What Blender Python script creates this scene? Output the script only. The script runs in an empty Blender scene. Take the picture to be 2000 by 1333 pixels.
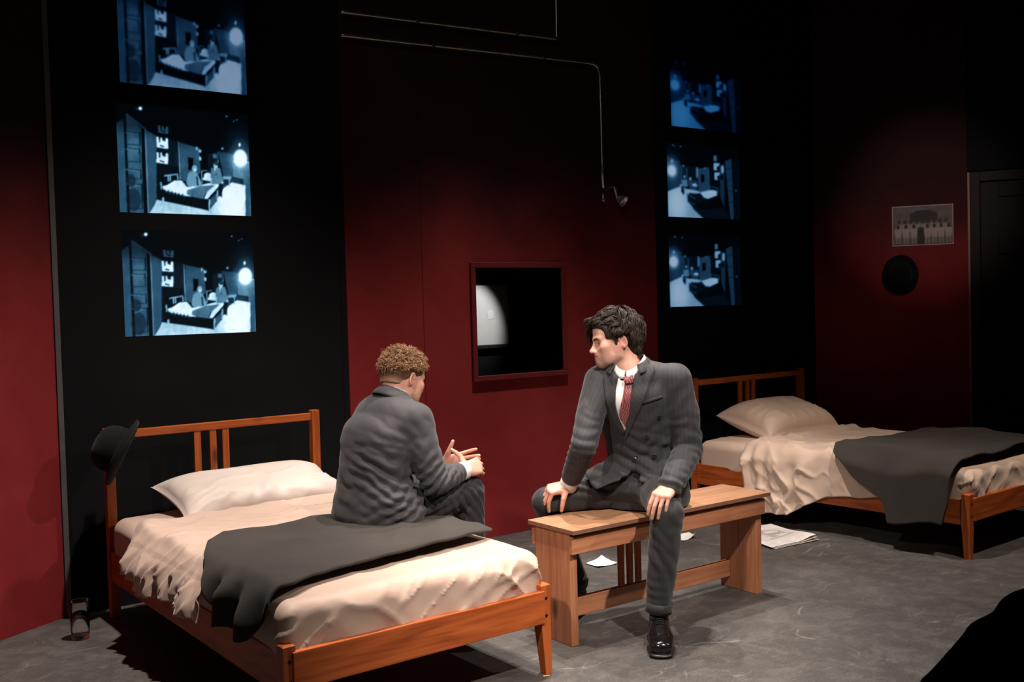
import bpy, bmesh, math, random
import numpy as np
from mathutils import Vector, Matrix
from mathutils.bvhtree import BVHTree

SC = bpy.context.scene
COL = SC.collection

# ---------------------------------------------------------------- camera
YAW, PITCH, ROLL = 0.6215, 0.0344, -0.0269
_f = np.array([math.sin(YAW) * math.cos(PITCH), math.cos(YAW) * math.cos(PITCH), -math.sin(PITCH)])
_r = np.array([math.cos(YAW), -math.sin(YAW), 0.0])
_u = np.cross(_r, _f)
_R = math.cos(ROLL) * _r + math.sin(ROLL) * _u
_U = -math.sin(ROLL) * _r + math.cos(ROLL) * _u
cam_data = bpy.data.cameras.new('camera')
cam_data.sensor_width = 36.0
cam_data.lens = 1992.5 * 36.0 / 2000.0
cam_data.clip_start = 0.05
cam = bpy.data.objects.new('camera', cam_data)
COL.objects.link(cam)
cam.matrix_world = Matrix(((_R[0], _U[0], -_f[0], 0.0), (_R[1], _U[1], -_f[1], 0.0),
                           (_R[2], _U[2], -_f[2], 1.4006), (0, 0, 0, 1)))
SC.camera = cam

# ---------------------------------------------------------------- world, exposure, stage lights
SC.view_settings.view_transform = 'Standard'
SC.view_settings.look = 'None'
SC.view_settings.gamma = 1.0
SC.view_settings.use_curve_mapping = False
SC.view_settings.exposure = 0.12
world = bpy.data.worlds.new('world')
SC.world = world
world.use_nodes = True
world.node_tree.nodes['Background'].inputs[0].default_value = (0.5, 0.42, 0.4, 1)
world.node_tree.nodes['Background'].inputs[1].default_value = 0.003


def spot(name, loc, aim, power, angle, blend, color, size=0.06):
    d = bpy.data.lights.new(name, 'SPOT')
    d.energy = power
    d.spot_size = math.radians(angle)
    d.spot_blend = blend
    d.color = color
    d.shadow_soft_size = size
    o = bpy.data.objects.new(name, d)
    COL.objects.link(o)
    o.location = loc
    o.rotation_euler = (Vector(aim) - Vector(loc)).to_track_quat('-Z', 'Y').to_euler()
    return o


WARM = (1.0, 0.90, 0.81)
spot('stage_spot_front', (2.2, 0.2, 4.3), (2.6, 3.3, 0.15), 950, 33, 0.8, WARM)
spot('stage_spot_right', (6.2, 0.7, 4.3), (1.8, 3.9, 0.1), 360, 30, 0.8, WARM)
spot('stage_spot_floor_left', (1.75, 3.5, 5.3), (0.80, 4.15, 0.0), 520, 21, 0.8, WARM)
spot('stage_spot_top_bed', (1.80, 3.50, 5.3), (1.50, 3.60, 0.0), 950, 56, 0.75, WARM)
spot('stage_spot_top_bench', (3.5, 3.75, 5.3), (3.3, 3.35, 0.0), 900, 58, 0.75, (1.0, 0.91, 0.83))
spot('stage_spot_back', (3.9, 4.75, 5.2), (3.05, 3.2, 0.3), 700, 33, 0.6, (1.0, 0.91, 0.83))
spot('stage_spot_left', (-0.9, 1.3, 3.7), (2.75, 3.4, 0.75), 480, 27, 0.8, (1.0, 0.89, 0.80))
spot('stage_spot_pipes', (-0.8, -0.6, 4.6), (3.6, 5.0, 2.70), 90, 26, 1.0, (1.0, 0.88, 0.78))
spot('stage_spot_right_wall', (2.2, 0.4, 4.5), (6.98, 4.38, 2.10), 420, 13, 1.0, (1.0, 0.80, 0.72))
spot('stage_spot_far_bed', (4.3, 1.5, 5.0), (5.3, 3.6, 0.1), 560, 36, 0.9, (1.0, 0.84, 0.71))

# ---------------------------------------------------------------- numpy noise
_rng = np.random.RandomState(7)
_TAB = _rng.rand(64, 64, 64).astype(np.float32)


def vnoise(P, freq=1.0, seed=0):
    """value noise in 0..1, P (N,3)"""
    Q = np.asarray(P, np.float32) * freq + np.float32(seed * 7.31 + 100.0)
    i = np.floor(Q).astype(np.int64)
    f = Q - i
    f = f * f * (3 - 2 * f)
    i &= 63
    j = (i + 1) & 63
    x0, y0, z0 = i[:, 0], i[:, 1], i[:, 2]
    x1, y1, z1 = j[:, 0], j[:, 1], j[:, 2]
    fx, fy, fz = f[:, 0], f[:, 1], f[:, 2]
    a = _TAB[x0, y0, z0] * (1 - fx) + _TAB[x1, y0, z0] * fx
    b = _TAB[x0, y1, z0] * (1 - fx) + _TAB[x1, y1, z0] * fx
    c = _TAB[x0, y0, z1] * (1 - fx) + _TAB[x1, y0, z1] * fx
    d = _TAB[x0, y1, z1] * (1 - fx) + _TAB[x1, y1, z1] * fx
    return ((a * (1 - fy) + b * fy) * (1 - fz) + (c * (1 - fy) + d * fy) * fz)


def fbm(P, freq=1.0, seed=0, oct=3):
    s = 0
    a = 0.5
    for k in range(oct):
        s = s + a * (vnoise(P, freq * 2 ** k, seed + k * 3) - 0.5)
        a *= 0.5
    return s * 2


def ridge(P, freq=1.0, seed=0, sharp=2.0):
    n = vnoise(P, freq, seed)
    return (1 - np.abs(2 * n - 1)) ** sharp


def nrm(v):
    v = np.asarray(v, float)
    return v / np.linalg.norm(v)


def smooth01(x, a, b):
    t = np.clip((x - a) / (b - a), 0, 1)
    return t * t * (3 - 2 * t)


# ---------------------------------------------------------------- implicit surfaces (blended solids -> one continuous mesh)
class Field:
    def __init__(self):
        self.ops = []

    def add(self, fn, lo, hi, k=0.0, mode=0, tag=0):
        self.ops.append((fn, np.asarray(lo, float), np.asarray(hi, float), k, mode, tag))

    def ellipsoid(self, c, r, k=0.0, mode=0, tag=0, M=None):
        c = np.asarray(c, np.float32)
        r = (np.asarray(r, float) * np.ones(3)).astype(np.float32)
        A = (np.eye(3) if M is None else np.asarray(M, float)).astype(np.float32)   # columns = axes

        def fn(P):
            q = (P - c) @ A
            k0 = np.sqrt(((q / r) ** 2).sum(1)) + 1e-9
            k1 = np.sqrt(((q / r ** 2) ** 2).sum(1)) + 1e-9
            return np.where(k0 < 0.05, -r.min(), k0 * (k0 - 1) / k1)
        R = np.abs(A) @ r
        self.add(fn, c - R, c + R, k, mode, tag)

    def sweep(self, pts, a, b=None, lat=None, k=0.0, mode=0, tag=0, n=2.0, cap=None):
        pts = np.asarray(pts, float)
        N = len(pts)
        a = np.ones(N) * np.asarray(a, float)
        b = a.copy() if b is None else np.ones(N) * np.asarray(b, float)
        lat = None if lat is None else (np.ones((N, 3)) * np.asarray(lat, float)).astype(np.float32)
        a, b = a.astype(np.float32), b.astype(np.float32)
        segs = []
        for i in range(N - 1):
            A, B = pts[i], pts[i + 1]
            L = np.linalg.norm(B - A)
            w = (B - A) / L
            segs.append((A.astype(np.float32), B, float(L), w.astype(np.float32), i))

        def fn(P):
            best = None
            for A, B, L, w, i in segs:
                q = P - A
                t = np.clip((q @ w) / L, 0, 1)
                ra = a[i] + (a[i + 1] - a[i]) * t
                rb = b[i] + (b[i + 1] - b[i]) * t
                q = q - t[:, None] * (w * L)
                if lat is None:
                    d = np.sqrt((q * q).sum(1)) - ra
                else:
                    l = lat[i] + (lat[i + 1] - lat[i]) * t[:, None]
                    l = l - (l @ w)[:, None] * w
                    l /= np.linalg.norm(l, axis=1)[:, None] + 1e-9
                    v_ = np.cross(w, l)
                    u = (q * l).sum(1)
                    v = (q * v_).sum(1)
                    e = q @ w
                    c = np.minimum(ra, rb) if cap is None else cap
                    if n == 2.0:
                        k0 = np.sqrt((u / ra) ** 2 + (v / rb) ** 2 + (e / c) ** 2) + 1e-9
                        k1 = np.sqrt((u / ra ** 2) ** 2 + (v / rb ** 2) ** 2 + (e / c ** 2) ** 2) + 1e-9
                        d = np.where(k0 < 0.05, -np.minimum(ra, rb), k0 * (k0 - 1) / k1)
                    else:
                        k0 = (np.abs(u / ra) ** n + np.abs(v / rb) ** n + np.abs(e / c) ** n) ** (1 / n)
                        d = (k0 - 1) * np.minimum(ra, rb)
                best = d if best is None else np.minimum(best, d)
            return best
        m = max(a.max(), b.max())
        self.add(fn, pts.min(0) - m, pts.max(0) + m, k, mode, tag)

    def box(self, c, half, M=None, r=0.01, k=0.0, mode=0, tag=0):
        c = np.asarray(c, np.float32)
        half = np.asarray(half, np.float32)
        A = (np.eye(3) if M is None else np.asarray(M, float)).astype(np.float32)

        def fn(P):
            q = np.abs((P - c) @ A) - (half - r)
            return np.sqrt((np.maximum(q, 0) ** 2).sum(1)) + np.minimum(q.max(1), 0) - r
        R = np.abs(A) @ half
        self.add(fn, c - R, c + R, k, mode, tag)

    @staticmethod
    def _comb(d, di, k, mode):
        if mode == 0:
            if k <= 0:
                return np.minimum(d, di)
            h = np.maximum(k - np.abs(d - di), 0) / k
            return np.minimum(d, di) - h * h * k * 0.25
        di = -di
        if k <= 0:
            return np.maximum(d, di)
        h = np.maximum(k - np.abs(d - di), 0) / k
        return np.maximum(d, di) + h * h * k * 0.25

    def value(self, P):
        d = np.full(len(P), 1.0)
        for fn, lo, hi, k, mode, tag in self.ops:
            m = k + 0.02
            s = np.all((P > lo - m) & (P < hi + m), axis=1)
            if s.any():
                d[s] = self._comb(d[s], fn(P[s]), k, mode)
        return d

    def tags(self, P):
        best = np.full(len(P), 1e9)
        tg = np.zeros(len(P), int)
        for fn, lo, hi, k, mode, tag in self.ops:
            if mode:
                continue
            s = np.all((P > lo - 0.05) & (P < hi + 0.05), axis=1)
            if s.any():
                d = fn(P[s])
                idx = np.where(s)[0]
                w = d < best[idx]
                best[idx[w]] = d[w]
                tg[idx[w]] = tag
        return tg

    def mesh(self, h):
        """block-sparse surface nets; returns verts (N,3), quads (M,4)"""
        adds = [o for o in self.ops if o[4] == 0]
        lo = np.min([o[1] for o in adds], 0) - 0.03
        hi = np.max([o[2] for o in adds], 0) + 0.03
        H = 8 * h
        nb = np.ceil((hi - lo) / H).astype(int) + 1
        g = np.stack(np.meshgrid(*[np.arange(n) for n in nb], indexing='ij'), -1).reshape(-1, 3)
        cen = lo + (g + 0.5) * H
        keep = np.zeros(len(g), bool)
        for o in adds:
            keep |= np.all((cen > o[1] - H) & (cen < o[2] + H), axis=1)
        g, cen = g[keep], cen[keep]
        d = np.full(len(cen), 1.0)
        for fn, l_, h_, k, mode, tag in self.ops:
            m = k + 2 * H
            s = np.all((cen > l_ - m) & (cen < h_ + m), axis=1)
            if s.any():
                d[s] = self._comb(d[s], fn(cen[s]), k, mode)
        act = np.abs(d) < H * 1.15
        o9 = np.arange(9)
        offh = np.stack(np.meshgrid(o9, o9, o9, indexing='ij'), -1).reshape(-1, 3) * h

        def evaluate(gb):
            V = np.full((len(gb), 729), 1.0, np.float32)
            base = lo + gb * H
            for fn, l_, h_, k, mode, tag in self.ops:
                m = 1.3 * k + h * 2 + 0.03
                idx = np.where(np.all((base + H > l_ - m) & (base < h_ + m), axis=1))[0]
                for c0 in range(0, len(idx), 1500):
                    ii = idx[c0:c0 + 1500]
                    P = (base[ii][:, None, :] + offh[None]).reshape(-1, 3).astype(np.float32)
                    V[ii] = self._comb(V[ii].reshape(-1), fn(P), np.float32(k), mode).reshape(len(ii), 729)
            return V.reshape(-1, 9, 9, 9)
        g = g[act]
        V = evaluate(g)
        for _ in range(4):                       # grow into neighbours wherever the surface leaves a block
            have = set(map(tuple, g.tolist()))
            want = set()
            for ax in range(3):
                for side, dlt in ((0, -1), (8, 1)):
                    fs = np.take(V, side, axis=ax + 1).reshape(len(g), -1) < 0
                    mixed = fs.any(1) & ~fs.all(1)
                    for c in g[mixed]:
                        c = c.copy()
                        c[ax] += dlt
                        want.add(tuple(c.tolist()))
            # diagonal neighbours share edges only; covered by repeating
            want -= have
            if not want:
                break
            gn = np.array(sorted(want))
            g = np.concatenate([g, gn])
            V = np.concatenate([V, evaluate(gn)])
        nB = len(g)
        S = V < 0
        # cells
        cnt = np.zeros((nB, 8, 8, 8), np.int8)
        for dx in (0, 1):
            for dy in (0, 1):
                for dz in (0, 1):
                    cnt += S[:, dx:dx + 8, dy:dy + 8, dz:dz + 8]
        cells = np.argwhere((cnt > 0) & (cnt < 8))
        b, ci = cells[:, 0], cells[:, 1:]
        acc = np.zeros((len(cells), 3))
        num = np.zeros(len(cells))
        for ax in range(3):
            o1, o2 = [a for a in range(3) if a != ax]
            for p in (0, 1):
                for q in (0, 1):
                    e = np.zeros(3, int)
                    e[o1], e[o2] = p, q
                    e2 = e.copy()
                    e2[ax] = 1
                    A = V[b, ci[:, 0] + e[0], ci[:, 1] + e[1], ci[:, 2] + e[2]].astype(float)
                    B = V[b, ci[:, 0] + e2[0], ci[:, 1] + e2[1], ci[:, 2] + e2[2]].astype(float)
                    x = (A < 0) != (B < 0)
                    t = np.where(x, A / np.where(x, A - B, 1), 0)
                    pt = np.zeros((len(cells), 3))
                    pt[:, o1], pt[:, o2], pt[:, ax] = p, q, t
                    acc += pt * x[:, None]
                    num += x
        gc = g[b] * 8 + ci
        verts = lo + (gc + acc / num[:, None]) * h

        def key(c):
            return (c[..., 0].astype(np.int64) + 8) * (1 << 40) + (c[..., 1].astype(np.int64) + 8) * (1 << 20) + c[..., 2] + 8
        K = key(gc)
        order = np.argsort(K)
        K, verts = K[order], verts[order]
        quads = []
        for ax in range(3):
            o1, o2 = [(1, 2), (2, 0), (0, 1)][ax]
            sl0 = [slice(0, 8)] * 3
            sl1 = [slice(0, 8)] * 3
            sl1[ax] = slice(1, 9)
            s0 = S[:, sl0[0], sl0[1], sl0[2]]
            s1 = S[:, sl1[0], sl1[1], sl1[2]]
            e = np.argwhere(s0 != s1)
            if not len(e):
                continue
            flip = s0[e[:, 0], e[:, 1], e[:, 2], e[:, 3]]
            c = g[e[:, 0]] * 8 + e[:, 1:]
            qs = []
            for (p, q) in ((0, 0), (1, 0), (1, 1), (0, 1)):
                cc = c.copy()
                cc[:, o1] -= p
                cc[:, o2] -= q
                kk = key(cc)
                j = np.searchsorted(K, kk)
                j = np.minimum(j, len(K) - 1)
                ok = K[j] == kk
                qs.append(np.where(ok, j, -1))
            qd = np.stack(qs, 1)
            ok = (qd >= 0).all(1)
            qd, fl = qd[ok], flip[ok]
            qd[~fl] = qd[~fl][:, ::-1]
            quads.append(qd)
        return verts, np.concatenate(quads)


def vert_normals(v, q):
    n = np.cross(v[q[:, 2]] - v[q[:, 0]], v[q[:, 3]] - v[q[:, 1]])
    out = np.zeros_like(v)
    for i in range(4):
        np.add.at(out, q[:, i], n)
    return out / (np.linalg.norm(out, axis=1)[:, None] + 1e-12)


def relax(v, q, it=1, f=0.5):
    v = v.copy()
    for _ in range(it):
        acc = np.zeros_like(v)
        num = np.zeros(len(v))
        for i in range(4):
            a, b = q[:, i], q[:, (i + 1) % 4]
            np.add.at(acc, a, v[b])
            np.add.at(acc, b, v[a])
            np.add.at(num, a, 1)
            np.add.at(num, b, 1)
        v += f * (acc / np.maximum(num, 1)[:, None] - v)
    return v


# ---------------------------------------------------------------- objects
def tag(o, label=None, cat=None, group=None, kind=None):
    if label:
        o['label'] = label
    if cat:
        o['category'] = cat
    if group:
        o['group'] = group
    if kind:
        o['kind'] = kind
    return o


def thing(name, label, cat, loc=(0, 0, 0), rz=0.0, group=None):
    o = bpy.data.objects.new(name, None)
    o.empty_display_size = 0.1
    COL.objects.link(o)
    o.location = loc
    o.rotation_euler = (0, 0, rz)
    return tag(o, label, cat, group)


def link(name, me, material=None, parent=None, loc=(0, 0, 0), smooth=False):
    if material is not None:
        me.materials.append(material)
    if smooth:
        me.shade_smooth()
    o = bpy.data.objects.new(name, me)
    COL.objects.link(o)
    o.location = loc
    if parent is not None:
        o.parent = parent
    return o


def from_arrays(name, v, f, material=None, parent=None, origin=(0, 0, 0), smooth=True, attrs=None, place=True):
    """v in world coordinates; the object sits at origin (parent, if any, sits at the same origin)"""
    me = bpy.data.meshes.new(name)
    v = np.asarray(v, float) - np.asarray(origin, float)
    if isinstance(f, np.ndarray):
        k = f.shape[1]
        me.vertices.add(len(v))
        me.vertices.foreach_set('co', v.astype(np.float32).ravel())
        me.loops.add(f.size)
        me.loops.foreach_set('vertex_index', f.astype(np.int32).ravel())
        me.polygons.add(len(f))
        me.polygons.foreach_set('loop_start', np.arange(0, f.size, k, dtype=np.int32))
        me.update(calc_edges=True)
    else:
        me.from_pydata(v.tolist(), [], [list(map(int, x)) for x in f])
    if attrs:
        for k, (typ, arr) in attrs.items():
            at = me.attributes.new(k, typ, 'POINT')
            if typ == 'FLOAT':
                at.data.foreach_set('value', np.asarray(arr, np.float32).ravel())
            else:
                c = np.ones((len(v), 4), np.float32)
                c[:, :3] = arr
                at.data.foreach_set('color', c.ravel())
    me.update()
    return link(name, me, material, parent, origin if (place and parent is None) else (0, 0, 0), smooth)


def bm_obj(name, bm, material=None, parent=None, loc=(0, 0, 0), smooth=False):
    me = bpy.data.meshes.new(name)
    bmesh.ops.recalc_face_normals(bm, faces=bm.faces)
    bm.to_mesh(me)
    bm.free()
    return link(name, me, material, parent, loc, smooth)


def box_bm(lo, hi, bevel=0.0, seg=1):
    bm = bmesh.new()
    x0, y0, z0 = lo
    x1, y1, z1 = hi
    vs = [bm.verts.new(p) for p in ((x0, y0, z0), (x1, y0, z0), (x1, y1, z0), (x0, y1, z0), (x0, y0, z1), (x1, y0, z1), (x1, y1, z1), (x0, y1, z1))]
    for f in ((0, 3, 2, 1), (4, 5, 6, 7), (0, 1, 5, 4), (1, 2, 6, 5), (2, 3, 7, 6), (3, 0, 4, 7)):
        bm.faces.new([vs[i] for i in f])
    if bevel:
        bmesh.ops.bevel(bm, geom=list(bm.edges), offset=bevel, segments=seg, affect='EDGES', profile=0.6)
    return bm


def box(name, lo, hi, material, parent=None, bevel=0.003, seg=2, loc=(0, 0, 0)):
    return bm_obj(name, box_bm(lo, hi, bevel, seg), material, parent, loc)


def loft(rings, close=True, cap=True):
    """rings: list of (n,3) arrays -> verts, faces"""
    n = len(rings[0])
    v = np.concatenate(rings)
    f = []
    for i in range(len(rings) - 1):
        for j in range(n if close else n - 1):
            j2 = (j + 1) % n
            f.append((i * n + j, i * n + j2, (i + 1) * n + j2, (i + 1) * n + j))
    if cap and close:
        f.append(tuple(range(n))[::-1])
        f.append(tuple((len(rings) - 1) * n + j for j in range(n)))
    return v, f


def tube(path, radii, n=8, up=(0, 0, 1), flat=1.0, cap=True):
    path = np.asarray(path, float)
    radii = np.ones(len(path)) * np.asarray(radii, float)
    rings = []
    T = np.gradient(path, axis=0)
    prev = None
    for p, t, r in zip(path, T, radii):
        t = t / (np.linalg.norm(t) + 1e-12)
        if prev is None:
            a = np.asarray(up, float)
            if abs(a @ t) > 0.95:
                a = np.array([1.0, 0, 0])
        else:
            a = prev
        a = a - (a @ t) * t
        a /= np.linalg.norm(a) + 1e-12
        prev = a
        b = np.cross(t, a)
        th = np.arange(n) * 2 * math.pi / n
        rings.append(p + r * (np.cos(th)[:, None] * a * flat + np.sin(th)[:, None] * b))
    return loft(rings, True, cap)


def lathe(profile, n=32):
    """profile list of (r,z)"""
    th = np.arange(n) * 2 * math.pi / n
    rings = [np.stack([r * np.cos(th), r * np.sin(th), np.full(n, z)], 1) for r, z in profile]
    v, f = loft(rings, True, False)
    q = np.array(f)
    vol = (v[q[:, 0]] * np.cross(v[q[:, 1]], v[q[:, 2]])).sum() + (v[q[:, 0]] * np.cross(v[q[:, 2]], v[q[:, 3]])).sum()
    if vol < 0:                       # faces must point outwards (glass depends on it)
        f = [x[::-1] for x in f]
    return v, f


def join_parts(parts):
    v, f, o = [], [], 0
    for a, b in parts:
        v.append(np.asarray(a, float))
        f += [tuple(int(i) + o for i in x) for x in b]
        o += len(a)
    return np.concatenate(v), f


def catmull(pts, n=8):
    pts = np.asarray(pts, float)
    P = np.concatenate([[2 * pts[0] - pts[1]], pts, [2 * pts[-1] - pts[-2]]])
    out = []
    for i in range(1, len(P) - 2):
        for t in np.arange(n) / n:
            a, b, c, d = P[i - 1], P[i], P[i + 1], P[i + 2]
            out.append(0.5 * (2 * b + (c - a) * t + (2 * a - 5 * b + 4 * c - d) * t * t + (3 * b - a - 3 * c + d) * t ** 3))
    out.append(pts[-1])
    return np.array(out)


def sheet(grid, thick):
    """grid (nu,nv,3) -> closed thin solid"""
    nu, nv = grid.shape[:2]
    du = np.gradient(grid, axis=0)
    dv = np.gradient(grid, axis=1)
    n = np.cross(du, dv)
    n /= np.linalg.norm(n, axis=2)[..., None] + 1e-12
    top = (grid + n * thick / 2).reshape(-1, 3)
    bot = (grid - n * thick / 2).reshape(-1, 3)
    v = np.concatenate([top, bot])
    o = nu * nv
    f = []
    for i in range(nu - 1):
        for j in range(nv - 1):
            a, b, c, d = i * nv + j, (i + 1) * nv + j, (i + 1) * nv + j + 1, i * nv + j + 1
            f.append((a, b, c, d))
            f.append((o + d, o + c, o + b, o + a))
    rim = [i * nv for i in range(nu)] + [(nu - 1) * nv + j for j in range(1, nv)] + [i * nv + nv - 1 for i in range(nu - 2, -1, -1)] + [j for j in range(nv - 2, 0, -1)]
    for i in range(len(rim)):
        a, b = rim[i], rim[(i + 1) % len(rim)]
        f.append((b, a, o + a, o + b))
    return v, f


# ---------------------------------------------------------------- materials
class NT:
    def __init__(self, name):
        self.m = bpy.data.materials.new(name)
        self.m.use_nodes = True
        self.t = self.m.node_tree
        self.b = self.t.nodes['Principled BSDF']

    def n(self, typ, **kw):
        o = self.t.nodes.new(typ)
        for k, v in kw.items():
            if hasattr(o, k) and not k.startswith('i_'):
                setattr(o, k, v)
            else:
                o.inputs[k[2:].replace('_', ' ')].default_value = v
        return o

    def l(self, a, b):
        self.t.links.new(a, b)

    def set(self, **kw):
        for k, v in kw.items():
            self.b.inputs[k.replace('_', ' ')].default_value = v
        return self

    def coords(self, kind='Object', scale=(1, 1, 1), loc=(0, 0, 0)):
        tc = self.n('ShaderNodeTexCoord')
        mp = self.n('ShaderNodeMapping')
        mp.inputs['Scale'].default_value = scale
        mp.inputs['Location'].default_value = loc
        self.l(tc.outputs[kind], mp.inputs['Vector'])
        return mp.outputs['Vector']

    def noise(self, vec, scale=5, detail=4, rough=0.55, dist=0.0):
        o = self.n('ShaderNodeTexNoise')
        o.inputs['Scale'].default_value = scale
        o.inputs['Detail'].default_value = detail
        o.inputs['Roughness'].default_value = rough
        o.inputs['Distortion'].default_value = dist
        self.l(vec, o.inputs['Vector'])
        return o.outputs['Fac']

    def ramp(self, fac, stops):
        o = self.n('ShaderNodeValToRGB')
        cr = o.color_ramp
        while len(cr.elements) > 1:
            cr.elements.remove(cr.elements[-1])
        cr.elements[0].position, cr.elements[0].color = stops[0][0], tuple(stops[0][1]) + (1,)
        for p, c in stops[1:]:
            e = cr.elements.new(p)
            e.color = tuple(c) + (1,)
        self.l(fac, o.inputs['Fac'])
        return o.outputs['Color']

    def math(self, op, a, b=None, c=None):
        o = self.n('ShaderNodeMath', operation=op)
        for i, x in enumerate((a, b, c)):
            if x is None:
                continue
            if isinstance(x, (int, float)):
                o.inputs[i].default_value = x
            else:
                self.l(x, o.inputs[i])
        return o.outputs[0]

    def mix(self, fac, a, b, mode='MIX'):
        o = self.n('ShaderNodeMix', data_type='RGBA', blend_type=mode)
        for s, x in ((o.inputs[0], fac), (o.inputs[6], a), (o.inputs[7], b)):
            if isinstance(x, (int, float)):
                s.default_value = x
            elif isinstance(x, tuple):
                s.default_value = x + (1,) if len(x) == 3 else x
            else:
                self.l(x, s)
        return o.outputs[2]

    def bump(self, h, strength=0.3, dist=0.01):
        o = self.n('ShaderNodeBump')
        o.inputs['Strength'].default_value = strength
        o.inputs['Distance'].default_value = dist
        self.l(h, o.inputs['Height'])
        self.l(o.outputs['Normal'], self.b.inputs['Normal'])
        return o

    def color(self, c):
        self.l(c, self.b.inputs['Base Color'])


def plain(name, col, rough=0.6, metal=0.0, spec=0.5, var=0.12, scale=30):
    t = NT(name)
    v = t.coords()
    n = t.noise(v, scale, 4)
    a = tuple(c * (1 - var) for c in col)
    b = tuple(min(1, c * (1 + var)) for c in col)
    t.color(t.ramp(n, [(0.3, a), (0.7, b)]))
    t.set(Roughness=rough, Metallic=metal, Specular_IOR_Level=spec)
    return t.m


def wood(name, axis, dark, mid, light, rough=0.45, ringscale=9.0, knots=True):
    t = NT(name)
    sc = [7.0, 7.0, 7.0]
    sc[axis] = 0.55
    v = t.coords('Object', tuple(sc))
    warp = t.noise(v, 1.3, 3, 0.5)
    w = t.n('ShaderNodeTexNoise')
    w.inputs['Scale'].default_value = ringscale * 0.35
    w.inputs['Detail'].default_value = 6
    w.inputs['Roughness'].default_value = 0.62
    w.inputs['Distortion'].default_value = 1.2
    t.l(v, w.inputs['Vector'])
    rings = t.math('FRACT', t.math('MULTIPLY', warp, 9.0))
    rings = t.math('SMOOTH_MIN', rings, t.math('SUBTRACT', 1.0, rings), 0.2)
    f = t.math('ADD', t.math('MULTIPLY', w.outputs['Fac'], 0.72), t.math('MULTIPLY', rings, 0.45))
    col = t.ramp(f, [(0.25, dark), (0.5, mid), (0.75, light)])
    sc2 = [220.0, 220.0, 220.0]
    sc2[axis] = 6.0
    fine = t.noise(t.coords('Object', tuple(sc2)), 1.0, 2)
    col = t.mix(t.math('MULTIPLY', fine, 0.28), col, tuple(c * 0.55 for c in dark))
    if knots:
        sc3 = [5.0, 5.0, 5.0]
        sc3[axis] = 2.2
        vo = t.n('ShaderNodeTexVoronoi')
        vo.inputs['Scale'].default_value = 1.0
        t.l(t.coords('Object', tuple(sc3), (0.3, 0.7, 0.2)), vo.inputs['Vector'])
        k = t.ramp(vo.outputs['Distance'], [(0.0, (1, 1, 1)), (0.06, (0.75, 0.75, 0.75)), (0.13, (0, 0, 0))])
        col = t.mix(k, col, tuple(c * 0.3 for c in dark))
    t.color(col)
    t.bump(fine, 0.12, 0.002)
    t.set(Roughness=rough, Specular_IOR_Level=0.4)
    return t.m


def fabric(name, col, col2=None, rough=0.85, weave=900, sheen=0.15, bump=0.15, blot=6):
    t = NT(name)
    v = t.coords()
    col2 = col2 or tuple(c * 0.8 for c in col)
    n = t.noise(v, blot, 5)
    c = t.ramp(n, [(0.3, col2), (0.7, col)])
    f = t.noise(v, weave, 2)
    c = t.mix(t.math('MULTIPLY', f, 0.35), c, tuple(x * 0.6 for x in col2))
    t.color(c)
    t.bump(f, bump, 0.002)
    t.set(Roughness=rough, Specular_IOR_Level=0.25, Sheen_Weight=sheen)
    return t.m


def stripe_suit(name, col, stripe, pitch=0.016, width=0.10, amount=0.6):
    t = NT(name)
    at = t.n('ShaderNodeAttribute', attribute_name='stripe')
    f = t.math('FRACT', t.math('DIVIDE', at.outputs['Fac'], pitch))
    d = t.math('ABSOLUTE', t.math('SUBTRACT', f, 0.5))
    line = t.math('MULTIPLY', t.math('LESS_THAN', d, width), amount)
    v = t.coords()
    n = t.noise(v, 700, 2)
    c = t.ramp(t.noise(v, 5, 4), [(0.3, tuple(x * 0.85 for x in col)), (0.7, col)])
    c = t.mix(t.math('MULTIPLY', n, 0.4), c, tuple(x * 0.5 for x in col))
    c = t.mix(line, c, stripe)
    t.color(c)
    t.bump(n, 0.12, 0.001)
    t.set(Roughness=0.72, Specular_IOR_Level=0.35, Sheen_Weight=0.12)
    return t.m


def vcol(name, rough=0.5, sss=0.0, emit=0.0, spec=0.4, attr='col'):
    t = NT(name)
    at = t.n('ShaderNodeAttribute', attribute_name=attr)
    v = t.coords()
    n = t.noise(v, 60, 3)
    if emit:
        t.set(Base_Color=(0.003, 0.003, 0.003, 1), Roughness=0.9, Specular_IOR_Level=0.1)
        w = t.noise(t.coords('Object', (500, 500, 500)), 1.0, 2)
        c = t.mix(t.math('MULTIPLY', w, 0.35), at.outputs['Color'], (0, 0, 0))
        t.l(c, t.b.inputs['Emission Color'])
        t.b.inputs['Emission Strength'].default_value = emit
        return t.m
    c = t.mix(t.math('MULTIPLY', n, 0.18), at.outputs['Color'], (0.3, 0.08, 0.06), 'MULTIPLY')
    t.color(c)
    t.set(Roughness=rough, Specular_IOR_Level=spec)
    if sss:
        t.b.inputs['Subsurface Weight'].default_value = sss
        t.b.inputs['Subsurface Radius'].default_value = (0.012, 0.005, 0.003)
        t.b.inputs['Subsurface Scale'].default_value = 0.6
        t.bump(t.noise(v, 900, 2), 0.06, 0.001)
    return t.m
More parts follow.
